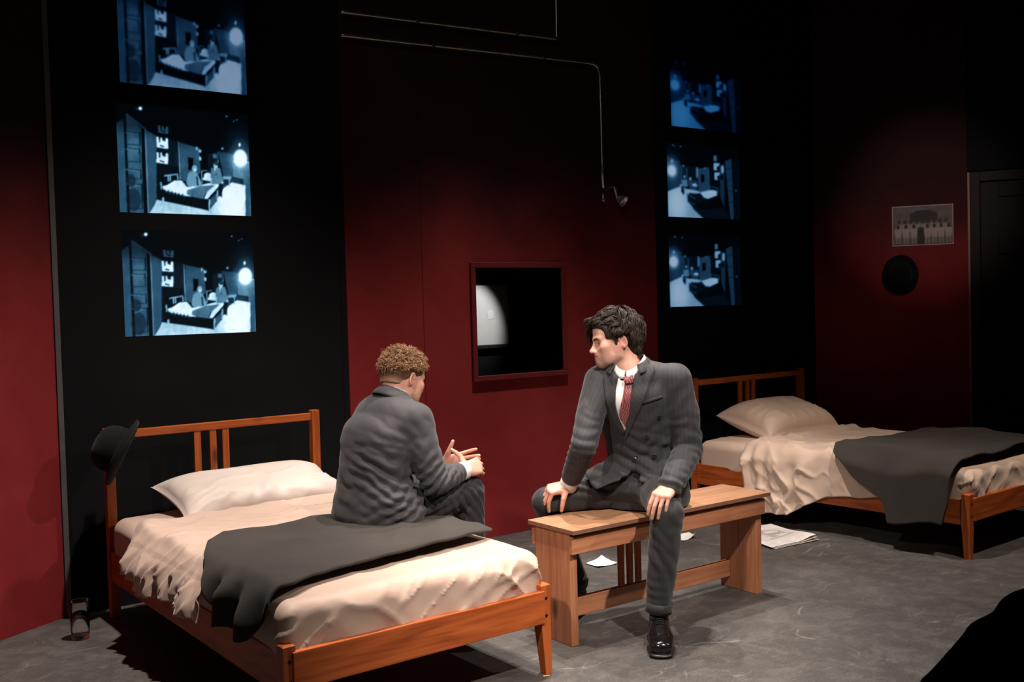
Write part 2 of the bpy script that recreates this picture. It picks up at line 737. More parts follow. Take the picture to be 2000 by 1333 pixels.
# ---------------------------------------------------------------- setting
def floor_mat():
    t = NT('painted_stage_floor')
    v = t.coords()
    big = t.noise(v, 1.6, 6, 0.6)
    mid = t.noise(t.coords('Object', (1, 1, 1), (3, 5, 0)), 9, 6, 0.65, 0.6)
    c = t.ramp(big, [(0.3, (0.042, 0.037, 0.034)), (0.55, (0.066, 0.059, 0.054)), (0.75, (0.098, 0.088, 0.080))])
    c = t.mix(t.ramp(mid, [(0.45, (0, 0, 0)), (0.72, (0.55, 0.55, 0.55))]), c, (0.15, 0.135, 0.125))
    # long curved scuffs: thin contour lines of a smooth field
    for s, loc, wdt, amt in ((1.1, (0, 0, 0), 0.0035, 0.42), (2.3, (4, 1, 0), 0.0045, 0.28), (4.5, (7, 3, 0), 0.007, 0.16)):
        n = t.noise(t.coords('Object', (1, 1.6, 1), loc), s, 2, 0.4, 0.4)
        d = t.math('ABSOLUTE', t.math('SUBTRACT', n, 0.5))
        ln = t.ramp(d, [(0.0, (1, 1, 1)), (wdt, (0, 0, 0))])
        gap = t.ramp(t.noise(v, 6, 3), [(0.5, (0, 0, 0)), (0.6, (1, 1, 1))])
        fac = t.math('MULTIPLY', t.math('MULTIPLY', ln, gap), amt)
        c = t.mix(fac, c, (0.34, 0.32, 0.30))
    # short streaky scratches
    st = t.noise(t.coords('Object', (3, 40, 1), (1, 2, 0)), 1.6, 3, 0.6, 1.5)
    c = t.mix(t.math('MULTIPLY', t.ramp(st, [(0.6, (0, 0, 0)), (0.72, (1, 1, 1))]), 0.3), c, (0.24, 0.22, 0.21))
    sp = t.n('ShaderNodeTexVoronoi')
    sp.inputs['Scale'].default_value = 22
    t.l(v, sp.inputs['Vector'])
    c = t.mix(t.ramp(sp.outputs['Distance'], [(0.0, (0.8, 0.8, 0.8)), (0.05, (0, 0, 0))]), c, (0.32, 0.3, 0.28))
    gr = t.noise(v, 170, 3, 0.7)
    c = t.mix(t.ramp(gr, [(0.42, (0.42, 0.42, 0.42)), (0.62, (0, 0, 0))]), c, (0.035, 0.031, 0.029))
    c = t.mix(t.ramp(t.noise(t.coords('Object', (1, 1, 1), (9, 2, 0)), 90, 3, 0.7), [(0.56, (0, 0, 0)), (0.72, (0.35, 0.35, 0.35))]), c, (0.21, 0.19, 0.178))
    t.color(c)
    t.bump(mid, 0.12, 0.004)
    t.set(Roughness=0.58, Specular_IOR_Level=0.35)
    return t.m


def wall_mat(name, c0, c1, c2, rough=0.75):
    t = NT(name)
    v = t.coords()
    a = t.noise(v, 2.2, 6, 0.6, 0.3)
    b = t.noise(v, 30, 4, 0.6)
    c = t.ramp(a, [(0.3, c0), (0.5, c1), (0.72, c2)])
    c = t.mix(t.math('MULTIPLY', b, 0.25), c, c0)
    t.color(c)
    t.bump(t.noise(v, 240, 2), 0.25, 0.002)
    t.set(Roughness=rough, Specular_IOR_Level=0.18)
    return t.m


def red_flat_mat():
    """scenic paint job: red below, sprayed down to near black towards the top of the flats (battens, pipes and
    prints up there stay bright in the photograph, so it is the paint that is dark)"""
    t = NT('red_painted_flat')
    v = t.coords()
    a = t.noise(v, 2.2, 6, 0.6, 0.3)
    b = t.noise(v, 30, 4, 0.6)
    c = t.ramp(a, [(0.3, (0.235, 0.019, 0.021)), (0.5, (0.285, 0.026, 0.028)), (0.72, (0.335, 0.038, 0.038))])
    c = t.mix(t.math('MULTIPLY', b, 0.25), c, (0.22, 0.017, 0.018))
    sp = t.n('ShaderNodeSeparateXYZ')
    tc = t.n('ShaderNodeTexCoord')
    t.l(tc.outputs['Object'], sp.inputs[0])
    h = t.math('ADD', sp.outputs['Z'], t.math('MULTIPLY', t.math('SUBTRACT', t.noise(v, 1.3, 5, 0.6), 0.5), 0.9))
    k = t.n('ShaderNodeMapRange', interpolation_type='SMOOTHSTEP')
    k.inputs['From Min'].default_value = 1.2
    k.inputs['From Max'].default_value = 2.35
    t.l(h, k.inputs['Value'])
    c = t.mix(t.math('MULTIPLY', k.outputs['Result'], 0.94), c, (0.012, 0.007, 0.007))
    t.color(c)
    t.bump(t.noise(v, 240, 2), 0.25, 0.002)
    t.set(Roughness=0.75, Specular_IOR_Level=0.15)
    return t.m


M_FLOOR = floor_mat()
M_RED = red_flat_mat()
M_BLACK = wall_mat('black_painted_flat', (0.0045, 0.0045, 0.0055), (0.006, 0.006, 0.007), (0.008, 0.008, 0.009), 0.85)
M_RAWEDGE = wall_mat('raw_board_edge', (0.10, 0.095, 0.10), (0.14, 0.13, 0.135), (0.2, 0.19, 0.19))
M_PINKEDGE = wall_mat('pale_pink_edge', (0.26, 0.15, 0.13), (0.32, 0.2, 0.17), (0.4, 0.25, 0.22))
M_DOOR = wall_mat('dark_door_paint', (0.010, 0.009, 0.008), (0.014, 0.012, 0.011), (0.018, 0.016, 0.014), 0.6)
M_DOORFRAME = wall_mat('brown_door_frame', (0.018, 0.011, 0.008), (0.024, 0.015, 0.011), (0.03, 0.02, 0.014), 0.6)
M_FRAME = wall_mat('red_mirror_frame_paint', (0.13, 0.016, 0.016), (0.17, 0.022, 0.022), (0.2, 0.03, 0.03), 0.5)

WY = 5.087
fl = bm_obj('floor', box_bm((-5, -4.5, -0.12), (13, 6.4, 0.0)), M_FLOOR)
tag(fl, 'scuffed dark grey painted stage floor', 'floor', kind='structure')

wb = box('wall_back', (1.035, WY + 0.022, 0), (6.60, WY + 0.12, 4.4), M_BLACK, bevel=0)
tag(wb, 'tall stage wall of red and black flats', 'wall', kind='structure')
for nm, x0, x1, m, lb in (('panel', 1.058, 2.497, M_BLACK, 'black flat behind the front bed'),
                          ('batten', 2.500, 2.533, M_BLACK, None),
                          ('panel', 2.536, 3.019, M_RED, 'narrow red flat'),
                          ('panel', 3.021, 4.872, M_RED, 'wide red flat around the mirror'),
                          ('panel', 4.876, 6.552, M_BLACK, 'black flat behind the far bed')):
    p = box(nm, (x0, WY + (0.004 if nm == 'batten' else 0.0), 0.0), (x1, WY + 0.021, 4.4), m, wb, bevel=0.0015, seg=1)
    if lb:
        p['label'] = lb

# left wall turns towards the audience
def slab(name, p0, ang, length, height, thick, material, bevel=0.0, z0=0.0):
    o = box(name, (0, 0, z0), (length, thick, height), material, bevel=bevel)
    o.location = (p0[0], p0[1], 0)
    o.rotation_euler = (0, 0, ang)
    return o

LA = math.atan2(-0.51, -0.86)
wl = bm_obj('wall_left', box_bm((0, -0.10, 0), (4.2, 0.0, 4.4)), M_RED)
wl.location = (1.035, WY, 0)
wl.rotation_euler = (0, 0, LA)
tag(wl, 'plain red wall beside the glass of water', 'wall', kind='structure')
tr = box('trim_1', (1.032, WY - 0.012, 0), (1.056, WY + 0.05, 4.4), M_RAWEDGE, bevel=0.001, seg=1)
tag(tr, 'bare grey board edge where red wall meets black flat', 'trim', kind='structure')

# right wall turns towards the audience, with a door at its near end
RA = math.atan2(-0.85, 0.53)
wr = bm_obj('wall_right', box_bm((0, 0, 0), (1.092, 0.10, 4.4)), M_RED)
wr.location = (6.556, WY, 0)
wr.rotation_euler = (0, 0, RA)
tag(wr, 'dim red wall with a team photograph beside the far door', 'wall', kind='structure')
t2 = box('trim_2', (1.093, -0.012, 0), (1.108, 0.10, 2.29), M_PINKEDGE, bevel=0.001, seg=1)
t2.location, t2.rotation_euler = wr.location, wr.rotation_euler
tag(t2, 'thin pale edge strip at the end of right red wall', 'trim', kind='structure')
dr = bpy.data.objects.new('door_1', None)
COL.objects.link(dr)
dr.location, dr.rotation_euler = wr.location, wr.rotation_euler
tag(dr, 'dark panelled door at the right edge beyond pale strip', 'door', kind='structure')
box('frame', (1.109, -0.015, 0), (1.175, 0.10, 2.29), M_DOORFRAME, dr, 0.004)
box('frame', (2.09, -0.015, 0), (2.16, 0.10, 2.29), M_DOORFRAME, dr, 0.004)
box('frame', (1.175, -0.015, 2.22), (2.09, 0.10, 2.29), M_DOORFRAME, dr, 0.004)
box('door_leaf', (1.18, 0.030, 0.01), (2.085, 0.065, 2.215), M_DOOR, dr, 0.002)
for i in range(6):
    zz = 0.01 + i * (2.205 - 0.11) / 5
    box('rail', (1.30, 0.012, zz), (1.965, 0.03, zz + 0.11), M_DOOR, dr, 0.003)
box('stile', (1.18, 0.012, 0.01), (1.30, 0.03, 2.215), M_DOOR, dr, 0.003)
box('stile', (1.965, 0.012, 0.01), (2.085, 0.03, 2.215), M_DOOR, dr, 0.003)
wr2 = bm_obj('wall_right_far', box_bm((2.16, 0, 0), (5.2, 0.10, 4.4)), M_BLACK)
wr2.location, wr2.rotation_euler = wr.location, wr.rotation_euler
tag(wr2, 'black wall beyond the panelled door', 'wall', kind='structure')
wr3 = bm_obj('wall_right_over_door', box_bm((1.093, 0, 2.30), (2.16, 0.10, 4.4)), M_BLACK)
wr3.location, wr3.rotation_euler = wr.location, wr.rotation_euler
tag(wr3, 'black wall above the panelled door', 'wall', kind='structure')
# ---------------------------------------------------------------- beds
BD, BM_, BL = (0.28, 0.052, 0.009), (0.49, 0.106, 0.021), (0.60, 0.155, 0.036)
W_BED = [wood('stained_pine_%s' % 'xyz'[a], a, BD, BM_, BL) for a in range(3)]
M_HOLE = plain('dark_bolt', (0.02, 0.012, 0.01), 0.4, 0.6)


def make_bed(name, label, loc, rz, W, L, HH=0.883, FH=0.344, slat_shift=0.0):
    t = thing(name, label, 'bed', (loc[0], loc[1], 0), rz, 'pine beds')
    pw = 0.043
    # head posts
    for x in (0, W - pw):
        box('head_post', (x, L - 0.045, 0), (x + pw, L, HH), W_BED[2], t, 0.004)
    box('top_rail', (pw, L - 0.036, HH - 0.052), (W - pw, L - 0.012, HH - 0.014), W_BED[0], t, 0.004)
    box('bottom_rail', (pw, L - 0.036, 0.26), (W - pw, L - 0.012, 0.345), W_BED[0], t, 0.004)
    cx = W * 0.475 + slat_shift
    for dx in (-0.078, 0.0, 0.064):
        box('head_slat', (cx + dx - 0.017, L - 0.033, 0.345), (cx + dx + 0.017, L - 0.015, HH - 0.052), W_BED[2], t, 0.003)
    # side rails
    for x in (0.006, W - 0.032):
        box('side_rail', (x, 0.046, 0.175), (x + 0.026, L - 0.045, 0.312), W_BED[1], t, 0.004)
    # foot posts with tapered legs
    for k, x in enumerate((0, W - pw)):
        bm = bmesh.new()
        s = 1 if k == 0 else -1
        rings = []
        for z, inn, bk in ((0, 0.014, 0.012), (0.17, 0.0, 0.0), (FH - 0.004, 0, 0), (FH, 0.004, 0.004)):
            x0, x1 = (x, x + pw - inn) if s == 1 else (x + inn, x + pw)
            if z == FH:
                x0, x1 = x + 0.004, x + pw - 0.004
            y0, y1 = (0.0, 0.046 - bk) if z != FH else (0.004, 0.042)
            rings.append([bm.verts.new(p) for p in ((x0, y0, z), (x1, y0, z), (x1, y1, z), (x0, y1, z))])
        for a, b in zip(rings, rings[1:]):
            for i in range(4):
                bm.faces.new((a[i], a[(i + 1) % 4], b[(i + 1) % 4], b[i]))
        bm.faces.new(rings[0][::-1])
        bm.faces.new(rings[-1])
        p = bm_obj('foot_post', bm, W_BED[2], t)
        for z in (FH - 0.052, FH - 0.118):
            v, f = lathe([(0.0, 0.0), (0.0058, 0.0), (0.0062, 0.0016), (0.003, 0.0022), (0.0, 0.001)], 12)
            v = np.stack([v[:, 0] + x + pw * 0.52, -v[:, 2], v[:, 1] + z], 1)
            from_arrays('bolt', v, f, M_HOLE, p)
    box('foot_rail', (pw - 0.012, -0.008, FH - 0.145), (W - pw + 0.012, 0.02, FH - 0.022), W_BED[0], t, 0.004)
    # slat base
    for i in range(11):
        y = 0.16 + i * (L - 0.32) / 10
        box('bed_slat', (0.034, y - 0.035, 0.235), (W - 0.034, y + 0.035, 0.251), W_BED[0], t, 0.002, 1)
    return t


B1 = dict(loc=(1.2424, 3.0199), rz=0.0268, W=1.088, L=1.932)
B2 = dict(loc=(5.0325, 2.9416), rz=0.0476, W=1.216, L=1.932)
bed1 = make_bed('bed', 'orange pine bed in front, with a black hat hung on its headboard', B1['loc'], B1['rz'], B1['W'], B1['L'])
bed2 = make_bed('bed', 'far orange pine bed by the dim red wall', B2['loc'], B2['rz'], B2['W'], B2['L'])


def cotton(name, col, col2):
    t = NT(name)
    v = t.coords()
    c = t.ramp(t.noise(v, 3, 5), [(0.3, col2), (0.7, col)])
    w = t.noise(v, 700, 2)
    t.color(t.mix(t.math('MULTIPLY', w, 0.12), c, tuple(x * 0.6 for x in col2)))
    t.bump(w, 0.05, 0.001)
    t.set(Roughness=0.55, Specular_IOR_Level=0.35, Sheen_Weight=0.2)
    return t.m


M_SHEET = cotton('cream_cotton', (0.53, 0.378, 0.305), (0.50, 0.35, 0.277))
M_SHEET2 = cotton('cream_cotton_far', (0.68, 0.505, 0.40), (0.63, 0.465, 0.365))
M_PILLOW = cotton('pale_pillow_cotton', (0.65, 0.555, 0.50), (0.62, 0.525, 0.465))
M_WOOL = fabric('charcoal_wool', (0.046, 0.038, 0.0335), (0.037, 0.031, 0.0275), 0.95, 420, 0.04, 0.5)


def bedspace(B):
    c, s = math.cos(B['rz']), math.sin(B['rz'])

    def f(P):
        P = np.asarray(P, float)
        return np.stack([B['loc'][0] + c * P[..., 0] - s * P[..., 1], B['loc'][1] + s * P[..., 0] + c * P[..., 1], P[..., 2]], -1)
    return f


def make_mattress(B, label, seed, top=0.470):
    W, L = B['W'], B['L']
    F = Field()
    c = np.array([W / 2, L / 2 - 0.015, (0.252 + top) / 2])
    half = np.array([W / 2 - 0.012, L / 2 - 0.042, (top - 0.252) / 2])

    def fn(P):
        q = np.abs(P - c) - (half - 0.055)
        d = np.sqrt((np.maximum(q, 0) ** 2).sum(1)) + np.minimum(q.max(1), 0) - 0.055
        near = np.abs(d) < 0.05
        if near.any():
            Q = P[near]
            side = smooth01(Q[:, 1], 0.10, 0.03) * smooth01(Q[:, 2], top + 0.02, top - 0.06)      # stretched creases down the foot end
            w = ridge(np.stack([Q[:, 0] * 1.0 + Q[:, 2] * 0.8, Q[:, 1] * 0.2, Q[:, 2] * 0.35], 1), 9, seed, 5) * 0.022 * side
            w += ridge(np.stack([Q[:, 0] - Q[:, 2] * 1.2, Q[:, 1] * 0.2, Q[:, 2] * 0.4], 1), 15, seed + 3, 6) * 0.013 * side
            w += ridge(np.stack([Q[:, 0] * 1.0 + Q[:, 1] * 0.3, Q[:, 1] * 0.35, Q[:, 2] * 0.25], 1), 7, seed + 6, 6) * 0.005
            w += fbm(Q, 4, seed, 2) * 0.010
            d[near] -= w
        return d
    F.add(fn, c - half - 0.03, c + half + 0.03)
    v, q = F.mesh(0.0095)
    o = from_arrays('mattress', v, q, M_SHEET if seed == 1 else M_SHEET2)
    o.location = (B['loc'][0], B['loc'][1], 0)
    o.rotation_euler = (0, 0, B['rz'])
    return tag(o, label, 'mattress')


make_mattress(B1, 'cream covered mattress on the front pine bed', 1)
make_mattress(B2, 'cream covered mattress on the far pine bed', 2)


def pillow(B, cx, cy, hx, hy, hz, z0, tilt, rz, label, material, seed):
    nu, nv = 72, 44
    u = np.linspace(-1, 1, nu)
    w = np.linspace(-1, 1, nv)
    U, V = np.meshgrid(u, w, indexing='ij')
    prof = ((1 - U ** 4) * (1 - np.abs(V) ** 3.0)).clip(0, 1) ** 0.55
    pin = 1 - 0.10 * (1 - np.abs(V) ** 2) * (np.abs(U) ** 6) - 0.0 * U
    pin2 = 1 - 0.14 * (1 - np.abs(U) ** 2) * (np.abs(V) ** 6)
    X = U * hx * pin
    Y = V * hy * pin2
    P = np.stack([X, Y, np.zeros_like(X)], -1).reshape(-1, 3)
    edge = np.maximum(np.abs(U), np.abs(V)).ravel()
    rad = ridge(np.stack([np.arctan2(P[:, 1] * 1.6, P[:, 0]) * 1.5, np.hypot(P[:, 0], P[:, 1]) * 2.0, P[:, 2]], 1), 4.0, seed, 3) * smooth01(edge, 0.35, 0.7) * (1 - 0.9 * smooth01(edge, 0.78, 0.96))
    wr = (fbm(P, 4, seed, 2) * 0.020 + (rad - 0.3) * 0.013 * smooth01(-P[:, 1], -0.1, 0.1) + ridge(P * [1, 2.0, 1], 5, seed + 5, 6) * 0.010)
    wr = wr * (1 - 0.85 * smooth01(P[:, 1], 0.06, 0.2))
    hgt = prof.ravel() * hz
    top = P.copy()
    top[:, 2] = hgt * 1.25 + wr * np.minimum(prof.ravel() * 2, 1)
    bot = P.copy()
    bot[:, 2] = -hgt * 0.62 + wr * 0.3 * np.minimum(prof.ravel() * 2, 1)
    v = np.concatenate([top, bot])
    f = []
    o = nu * nv
    for i in range(nu - 1):
        for j in range(nv - 1):
            a, b, c, d = i * nv + j, (i + 1) * nv + j, (i + 1) * nv + j + 1, i * nv + j + 1
            f.append((a, b, c, d))
            f.append((o + d, o + c, o + b, o + a))
    rim = [i * nv for i in range(nu)] + [(nu - 1) * nv + j for j in range(1, nv)] + [i * nv + nv - 1 for i in range(nu - 2, -1, -1)] + [j for j in range(nv - 2, 0, -1)]
    for i in range(len(rim)):
        a, b = rim[i], rim[(i + 1) % len(rim)]
        f.append((b, a, o + a, o + b))
    ct, st = math.cos(tilt), math.sin(tilt)
    y, z = v[:, 1].copy(), v[:, 2].copy()
    v[:, 1], v[:, 2] = y * ct - z * st, y * st + z * ct
    c, s = math.cos(rz), math.sin(rz)
    x, y = v[:, 0].copy(), v[:, 1].copy()
    v[:, 0], v[:, 1] = x * c - y * s, x * s + y * c
    v += np.array([cx, cy, z0])
    ob = from_arrays('pillow', bedspace(B)(v), f, material, origin=(*bedspace(B)(np.array([cx, cy, 0.0]))[:2], 0.48))
    return tag(ob, label, 'pillow')


pillow(B1, 0.62, 1.655, 0.425, 0.225, 0.082, 0.535, 0.26, 0.02, 'plump cream pillow against the headboard of front bed', M_PILLOW, 3)
pillow(B2, 0.62, 1.67, 0.400, 0.235, 0.115, 0.550, 0.28, 0.0, 'plump cream pillow on the far bed', M_SHEET2, 9)


def draped(B, name, label, cat, material, spine, ztop, thick, seed, wr=1.0, nu=130, nv=110):
    """spine: function (u,v)->local xyz ; u across, v along"""
    u = np.linspace(0, 1, nu)
    v = np.linspace(0, 1, nv)
    U, V = np.meshgrid(u, v, indexing='ij')
    G = spine(U, V)
    vv, f = sheet(bedspace(B)(G), thick)
    o = from_arrays(name, vv, f, material, origin=(B['loc'][0], B['loc'][1], 0))
    return tag(o, label, cat)


def interp(x, xs, ys):
    return np.interp(x, xs, ys)


def drape_profile(s, W, z0, hang_out):
    """s: signed distance across from the left top edge (negative hangs down) -> x,z on a rounded edge"""
    r = 0.045
    arc = r * math.pi / 2
    x = np.where(s > arc, s - arc + r, 0.0)
    z = np.where(s > arc, z0, 0.0)
    a = np.clip(s / arc, 0, 1) * math.pi / 2
    on = (s <= arc) & (s > 0)
    x = np.where(on, r - r * np.cos(a), x)
    z = np.where(on, z0 - r + r * np.sin(a), z)
    dn = s <= 0
    x = np.where(dn, hang_out * np.minimum(-s * 3, 1.0) * -1, x)
    z = np.where(dn, z0 - r + s, z)
    return x, z


def sheet1(U, V):
    W = B1['W']
    y = 1.47 - V * 0.95 + 0.02 * np.sin(U * 9)
    P2 = np.stack([V * 3, np.zeros_like(V), np.zeros_like(V)], -1).reshape(-1, 3)
    wav = (vnoise(P2, 3.1, 4).reshape(V.shape) - 0.5)
    hang = interp(V, [0, .08, .2, .35, .5, .62, .8, 1], [.03, .10, .13, .15, .125, .12, .13, .13]) + wav * 0.05
    s = -hang + U * (hang + W - 0.02)
    nz = vnoise(np.stack([V * 24 + s * 5, s * 4, V * 0], -1).reshape(-1, 3), 1.0, 17).reshape(V.shape)
    fold = 0.010 + 0.050 * nz * smooth01(-s, -0.02, 0.10)
    x, z = drape_profile(s, W, 0.483, 0.014)
    Q = np.stack([s, y, np.zeros_like(s)], -1).reshape(-1, 3)
    diag = np.stack([Q[:, 0] * 1.0 + Q[:, 1] * 1.3, Q[:, 1] * 0.5 - Q[:, 0] * 0.4, Q[:, 2]], 1)
    edge = smooth01(Q[:, 0], 0.55, 0.02)
    w = ridge(diag, 5.5, 2, 3) * 0.016 + ridge(np.stack([Q[:, 1] * 2.2, Q[:, 0] * 0.7, Q[:, 2]], 1), 6, 8, 4) * 0.014
    w += ridge(diag * [1, .6, 1], 14, 9, 4) * 0.007 * (0.4 + edge) + fbm(Q, 16, 5, 2) * 0.004
    w = w.reshape(s.shape)
    top = smooth01(s, 0.0, 0.06)
    z = z + w * (0.35 + 0.65 * top) * (top > 0) - 0.004
    x = x - fold * smooth01(-s, -0.03, 0.02) - (w * 1.6) * (1 - top) * smooth01(-s, -0.05, 0.05)
    # rolled, pulled-up edge by the pillow
    z = z + 0.022 * np.exp(-((V - 0.05) / 0.04) ** 2) * top
    z = np.where(U > 0.97, z - (U - 0.97) * 2.2, z)
    return np.stack([x, y + 0.02 * w / 0.016, z], -1)


draped(B1, 'bed_sheet', 'rumpled cream top sheet hanging off left side of front bed', 'bed sheet', M_SHEET, sheet1, 0.483, 0.003, 1, nu=210, nv=190)


def blanket1(U, V):
    # outline on the mattress top: near edge (towards the foot) and far edge, both as curves across the bed
    W = B1['W']
    s = -0.155 + U * (W + 0.155 - 0.03)
    near = interp(s, [-.155, -.10, .0, .12, .22, .40, .60, .85, 1.07], [.30, .16, .075, .10, .165, .215, .22, .26, .29])
    far = interp(s, [-.155, -.10, -.02, .05, .12, .22, .45, .65, .8, .95, 1.07], [.40, .47, .56, .72, .87, .97, .97, 1.06, 1.03, .82, .55])
    y = near + V * (far - near)
    x, z = drape_profile(s, W, 0.512, 0.03)
    Q = np.stack([s, y, np.zeros_like(s)], -1).reshape(-1, 3)
    w = (fbm(Q, 3.5, 21, 3) * 0.022 + ridge(np.stack([Q[:, 0] * 1.2 - Q[:, 1], Q[:, 1] * 0.6, Q[:, 2]], 1), 4.2, 22, 3) * 0.013).reshape(s.shape)
    top = smooth01(s, 0.0, 0.08)
    z = z + w * top
    hangf = smooth01(-s, -0.06, 0.06)
    x = x - hangf * (0.012 + 0.026 * (1 + np.sin(y * 34 + 1.0)))
    z = z + hangf * 0.03 * np.sin(y * 17 + 2)
    # edges lie down on the sheet
    e = np.minimum(V, 1 - V)
    z = z - 0.006 * np.exp(-(e / 0.02) ** 2) * top
    return np.stack([x, y, z], -1)


draped(B1, 'blanket', 'dark charcoal wool blanket folded across the front bed', 'blanket', M_WOOL, blanket1, 0.5, 0.011, 2, nu=150, nv=80)


def sheet2(U, V):
    W = B2['W']
    y = 1.46 - V * 0.92 - 0.05 * np.exp(-(U / 0.2) ** 2) + 0.02 * np.sin(U * 8)
    P2 = np.stack([V * 3, np.zeros_like(V), np.zeros_like(V)], -1).reshape(-1, 3)
    wav = (vnoise(P2, 2.6, 14).reshape(V.shape) - 0.5)
    hang = interp(V, [0, .06, .2, .33, .45, .6, .8, 1], [.33, .36, .37, .36, .28, .22, .19, .16]) + wav * 0.03
    s = -hang + U * (hang + W - 0.02)
    x, z = drape_profile(s, W, 0.483, 0.02)
    Q = np.stack([s, y, np.zeros_like(s)], -1).reshape(-1, 3)
    diag = np.stack([Q[:, 0] * 1.0 - Q[:, 1] * 0.8, Q[:, 1] * 0.8 + Q[:, 0] * 0.5, Q[:, 2]], 1)
    w = (ridge(diag, 6, 32, 3) * 0.020 + ridge(diag[:, [1, 0, 2]], 9, 33, 4) * 0.012 + fbm(Q, 14, 35, 2) * 0.004).reshape(s.shape)
    top = smooth01(s, -0.02, 0.06)
    z = z + w * (0.4 + 0.6 * smooth01(s, .6, .1)) * top
    hf = smooth01(-s, -0.06, 0.05)
    fold = 0.022 + 0.022 * np.exp(-((V - 0.04) / 0.05) ** 2) + 0.020 * np.sin(V * 60) * np.exp(-(V / 0.25) ** 2)
    x = x - hf * (fold + w * 1.4) * (1 - 0.65 * smooth01(V, 0.45, 0.6))
    z = z + 0.024 * np.exp(-((V - 0.06) / 0.05) ** 2) * top
    z = np.where(U > 0.97, z - (U - 0.97) * 2.2, z)
    return np.stack([x, y, z], -1)


draped(B2, 'bed_sheet', 'cream top sheet hanging low over the near side of far bed', 'bed sheet', M_SHEET2, sheet2, 0.483, 0.003, 1, nu=200, nv=160)


def blanket2(U, V):
    W = B2['W']
    s = -0.32 + U * (W + 0.32 - 0.02)
    near = interp(s, [-.32, -.2, 0, .3, .7, 1.2], [.10, .07, .055, .05, .05, .05])
    far = interp(s, [-.32, -.2, -.10, .0, .08, .3, .6, .95, 1.2], [.42, .46, .66, .80, .84, .80, .80, .84, .86])
    y = near + V * (far - near)
    x, z = drape_profile(s, W, 0.506, 0.03)
    Q = np.stack([s, y, np.zeros_like(s)], -1).reshape(-1, 3)
    w = (fbm(Q, 3, 41, 3) * 0.03 + ridge(np.stack([Q[:, 0] + Q[:, 1] * .6, Q[:, 1] - Q[:, 0] * .5, Q[:, 2]], 1), 3, 42, 3) * 0.02).reshape(s.shape)
    top = smooth01(s, 0.0, 0.08)
    z = z + w * top + 0.022
    hf = smooth01(-s, -0.06, 0.06)
    x = x - hf * (0.052 + 0.014 * (1 + np.sin(y * 22 + 0.5)))
    z = z + hf * 0.02 * np.sin(y * 11)
    # the near edge settles on the mattress end
    z = z - 0.008 * smooth01(0.10 - y, 0.0, 0.06) * top
    return np.stack([x, y, z], -1)


draped(B2, 'blanket', 'dark charcoal wool blanket over the foot of far bed', 'blanket', M_WOOL, blanket2, 0.5, 0.011, 2, nu=150, nv=90)

# ---------------------------------------------------------------- bench
QD, QM, QL = (0.35, 0.128, 0.060), (0.49, 0.195, 0.098), (0.58, 0.26, 0.138)
W_BN = [wood('bench_pine_%s' % 'xyz'[a], a, QD, QM, QL, 0.5) for a in range(3)]
W_TOP = wood('bench_plywood_top', 0, (0.30, 0.145, 0.078), (0.375, 0.19, 0.105), (0.44, 0.24, 0.138), 0.42, 9, False)


def ply_mat():
    t = NT('plywood_edge')
    tc = t.n('ShaderNodeTexCoord')
    sp = t.n('ShaderNodeSeparateXYZ')
    t.l(tc.outputs['Object'], sp.inputs[0])
    f = t.math('FRACT', t.math('DIVIDE', sp.outputs['Z'], 0.0062))
    c = t.ramp(f, [(0.0, (0.28, 0.13, 0.07)), (0.45, (0.30, 0.14, 0.075)), (0.55, (0.15, 0.065, 0.035)), (0.9, (0.17, 0.075, 0.04)), (1.0, (0.28, 0.13, 0.07))])
    n = t.noise(t.coords('Object', (30, 30, 400)), 1, 3)
    t.color(t.mix(t.math('MULTIPLY', n, 0.4), c, (0.12, 0.05, 0.03)))
    t.set(Roughness=0.7)
    return t.m


M_PLY = ply_mat()
BN = dict(loc=(2.5597, 3.1863), rz=0.0134, L=1.2166, D=0.303, H=0.487)
bench = thing('bench', 'long plywood topped wooden bench with slab ends, man seated astride', 'bench', (*BN['loc'], 0), BN['rz'])
bl, bd, bh = BN['L'], BN['D'], BN['H']
tp = box('seat_top', (0, 0, bh - 0.019), (bl, bd, bh), W_TOP, bench, 0.0015, 1)
tp.data.materials.append(M_PLY)
for p in tp.data.polygons:
    if abs(p.normal.z) < 0.5:
        p.material_index = 1
for x0, x1 in ((0.012, 0.050), (bl - 0.062, bl - 0.024)):
    leg = bpy.data.objects.new('end_panel', None)
    COL.objects.link(leg)
    leg.parent = bench
    for y0, y1 in ((0.040, 0.152), (0.1535, 0.268)):
        box('board', (x0, y0, 0), (x1, y1, bh - 0.0195), W_BN[2], leg, 0.002, 1)
box('apron', (0.008, 0.018, bh - 0.104), (bl - 0.020, 0.039, bh - 0.032), W_BN[0], bench, 0.002, 1)
box('apron', (0.008, 0.269, bh - 0.104), (bl - 0.020, 0.288, bh - 0.032), W_BN[0], bench, 0.002, 1)
box('stretcher', (0.051, 0.205, 0.055), (bl - 0.063, 0.232, 0.135), W_BN[0], bench, 0.002, 1)
for x in (0.452, 0.505, 0.556):
    box('spindle', (x - 0.0145, 0.21, 0.135), (x + 0.0145, 0.228, bh - 0.0195), W_BED[2], bench, 0.002, 1)
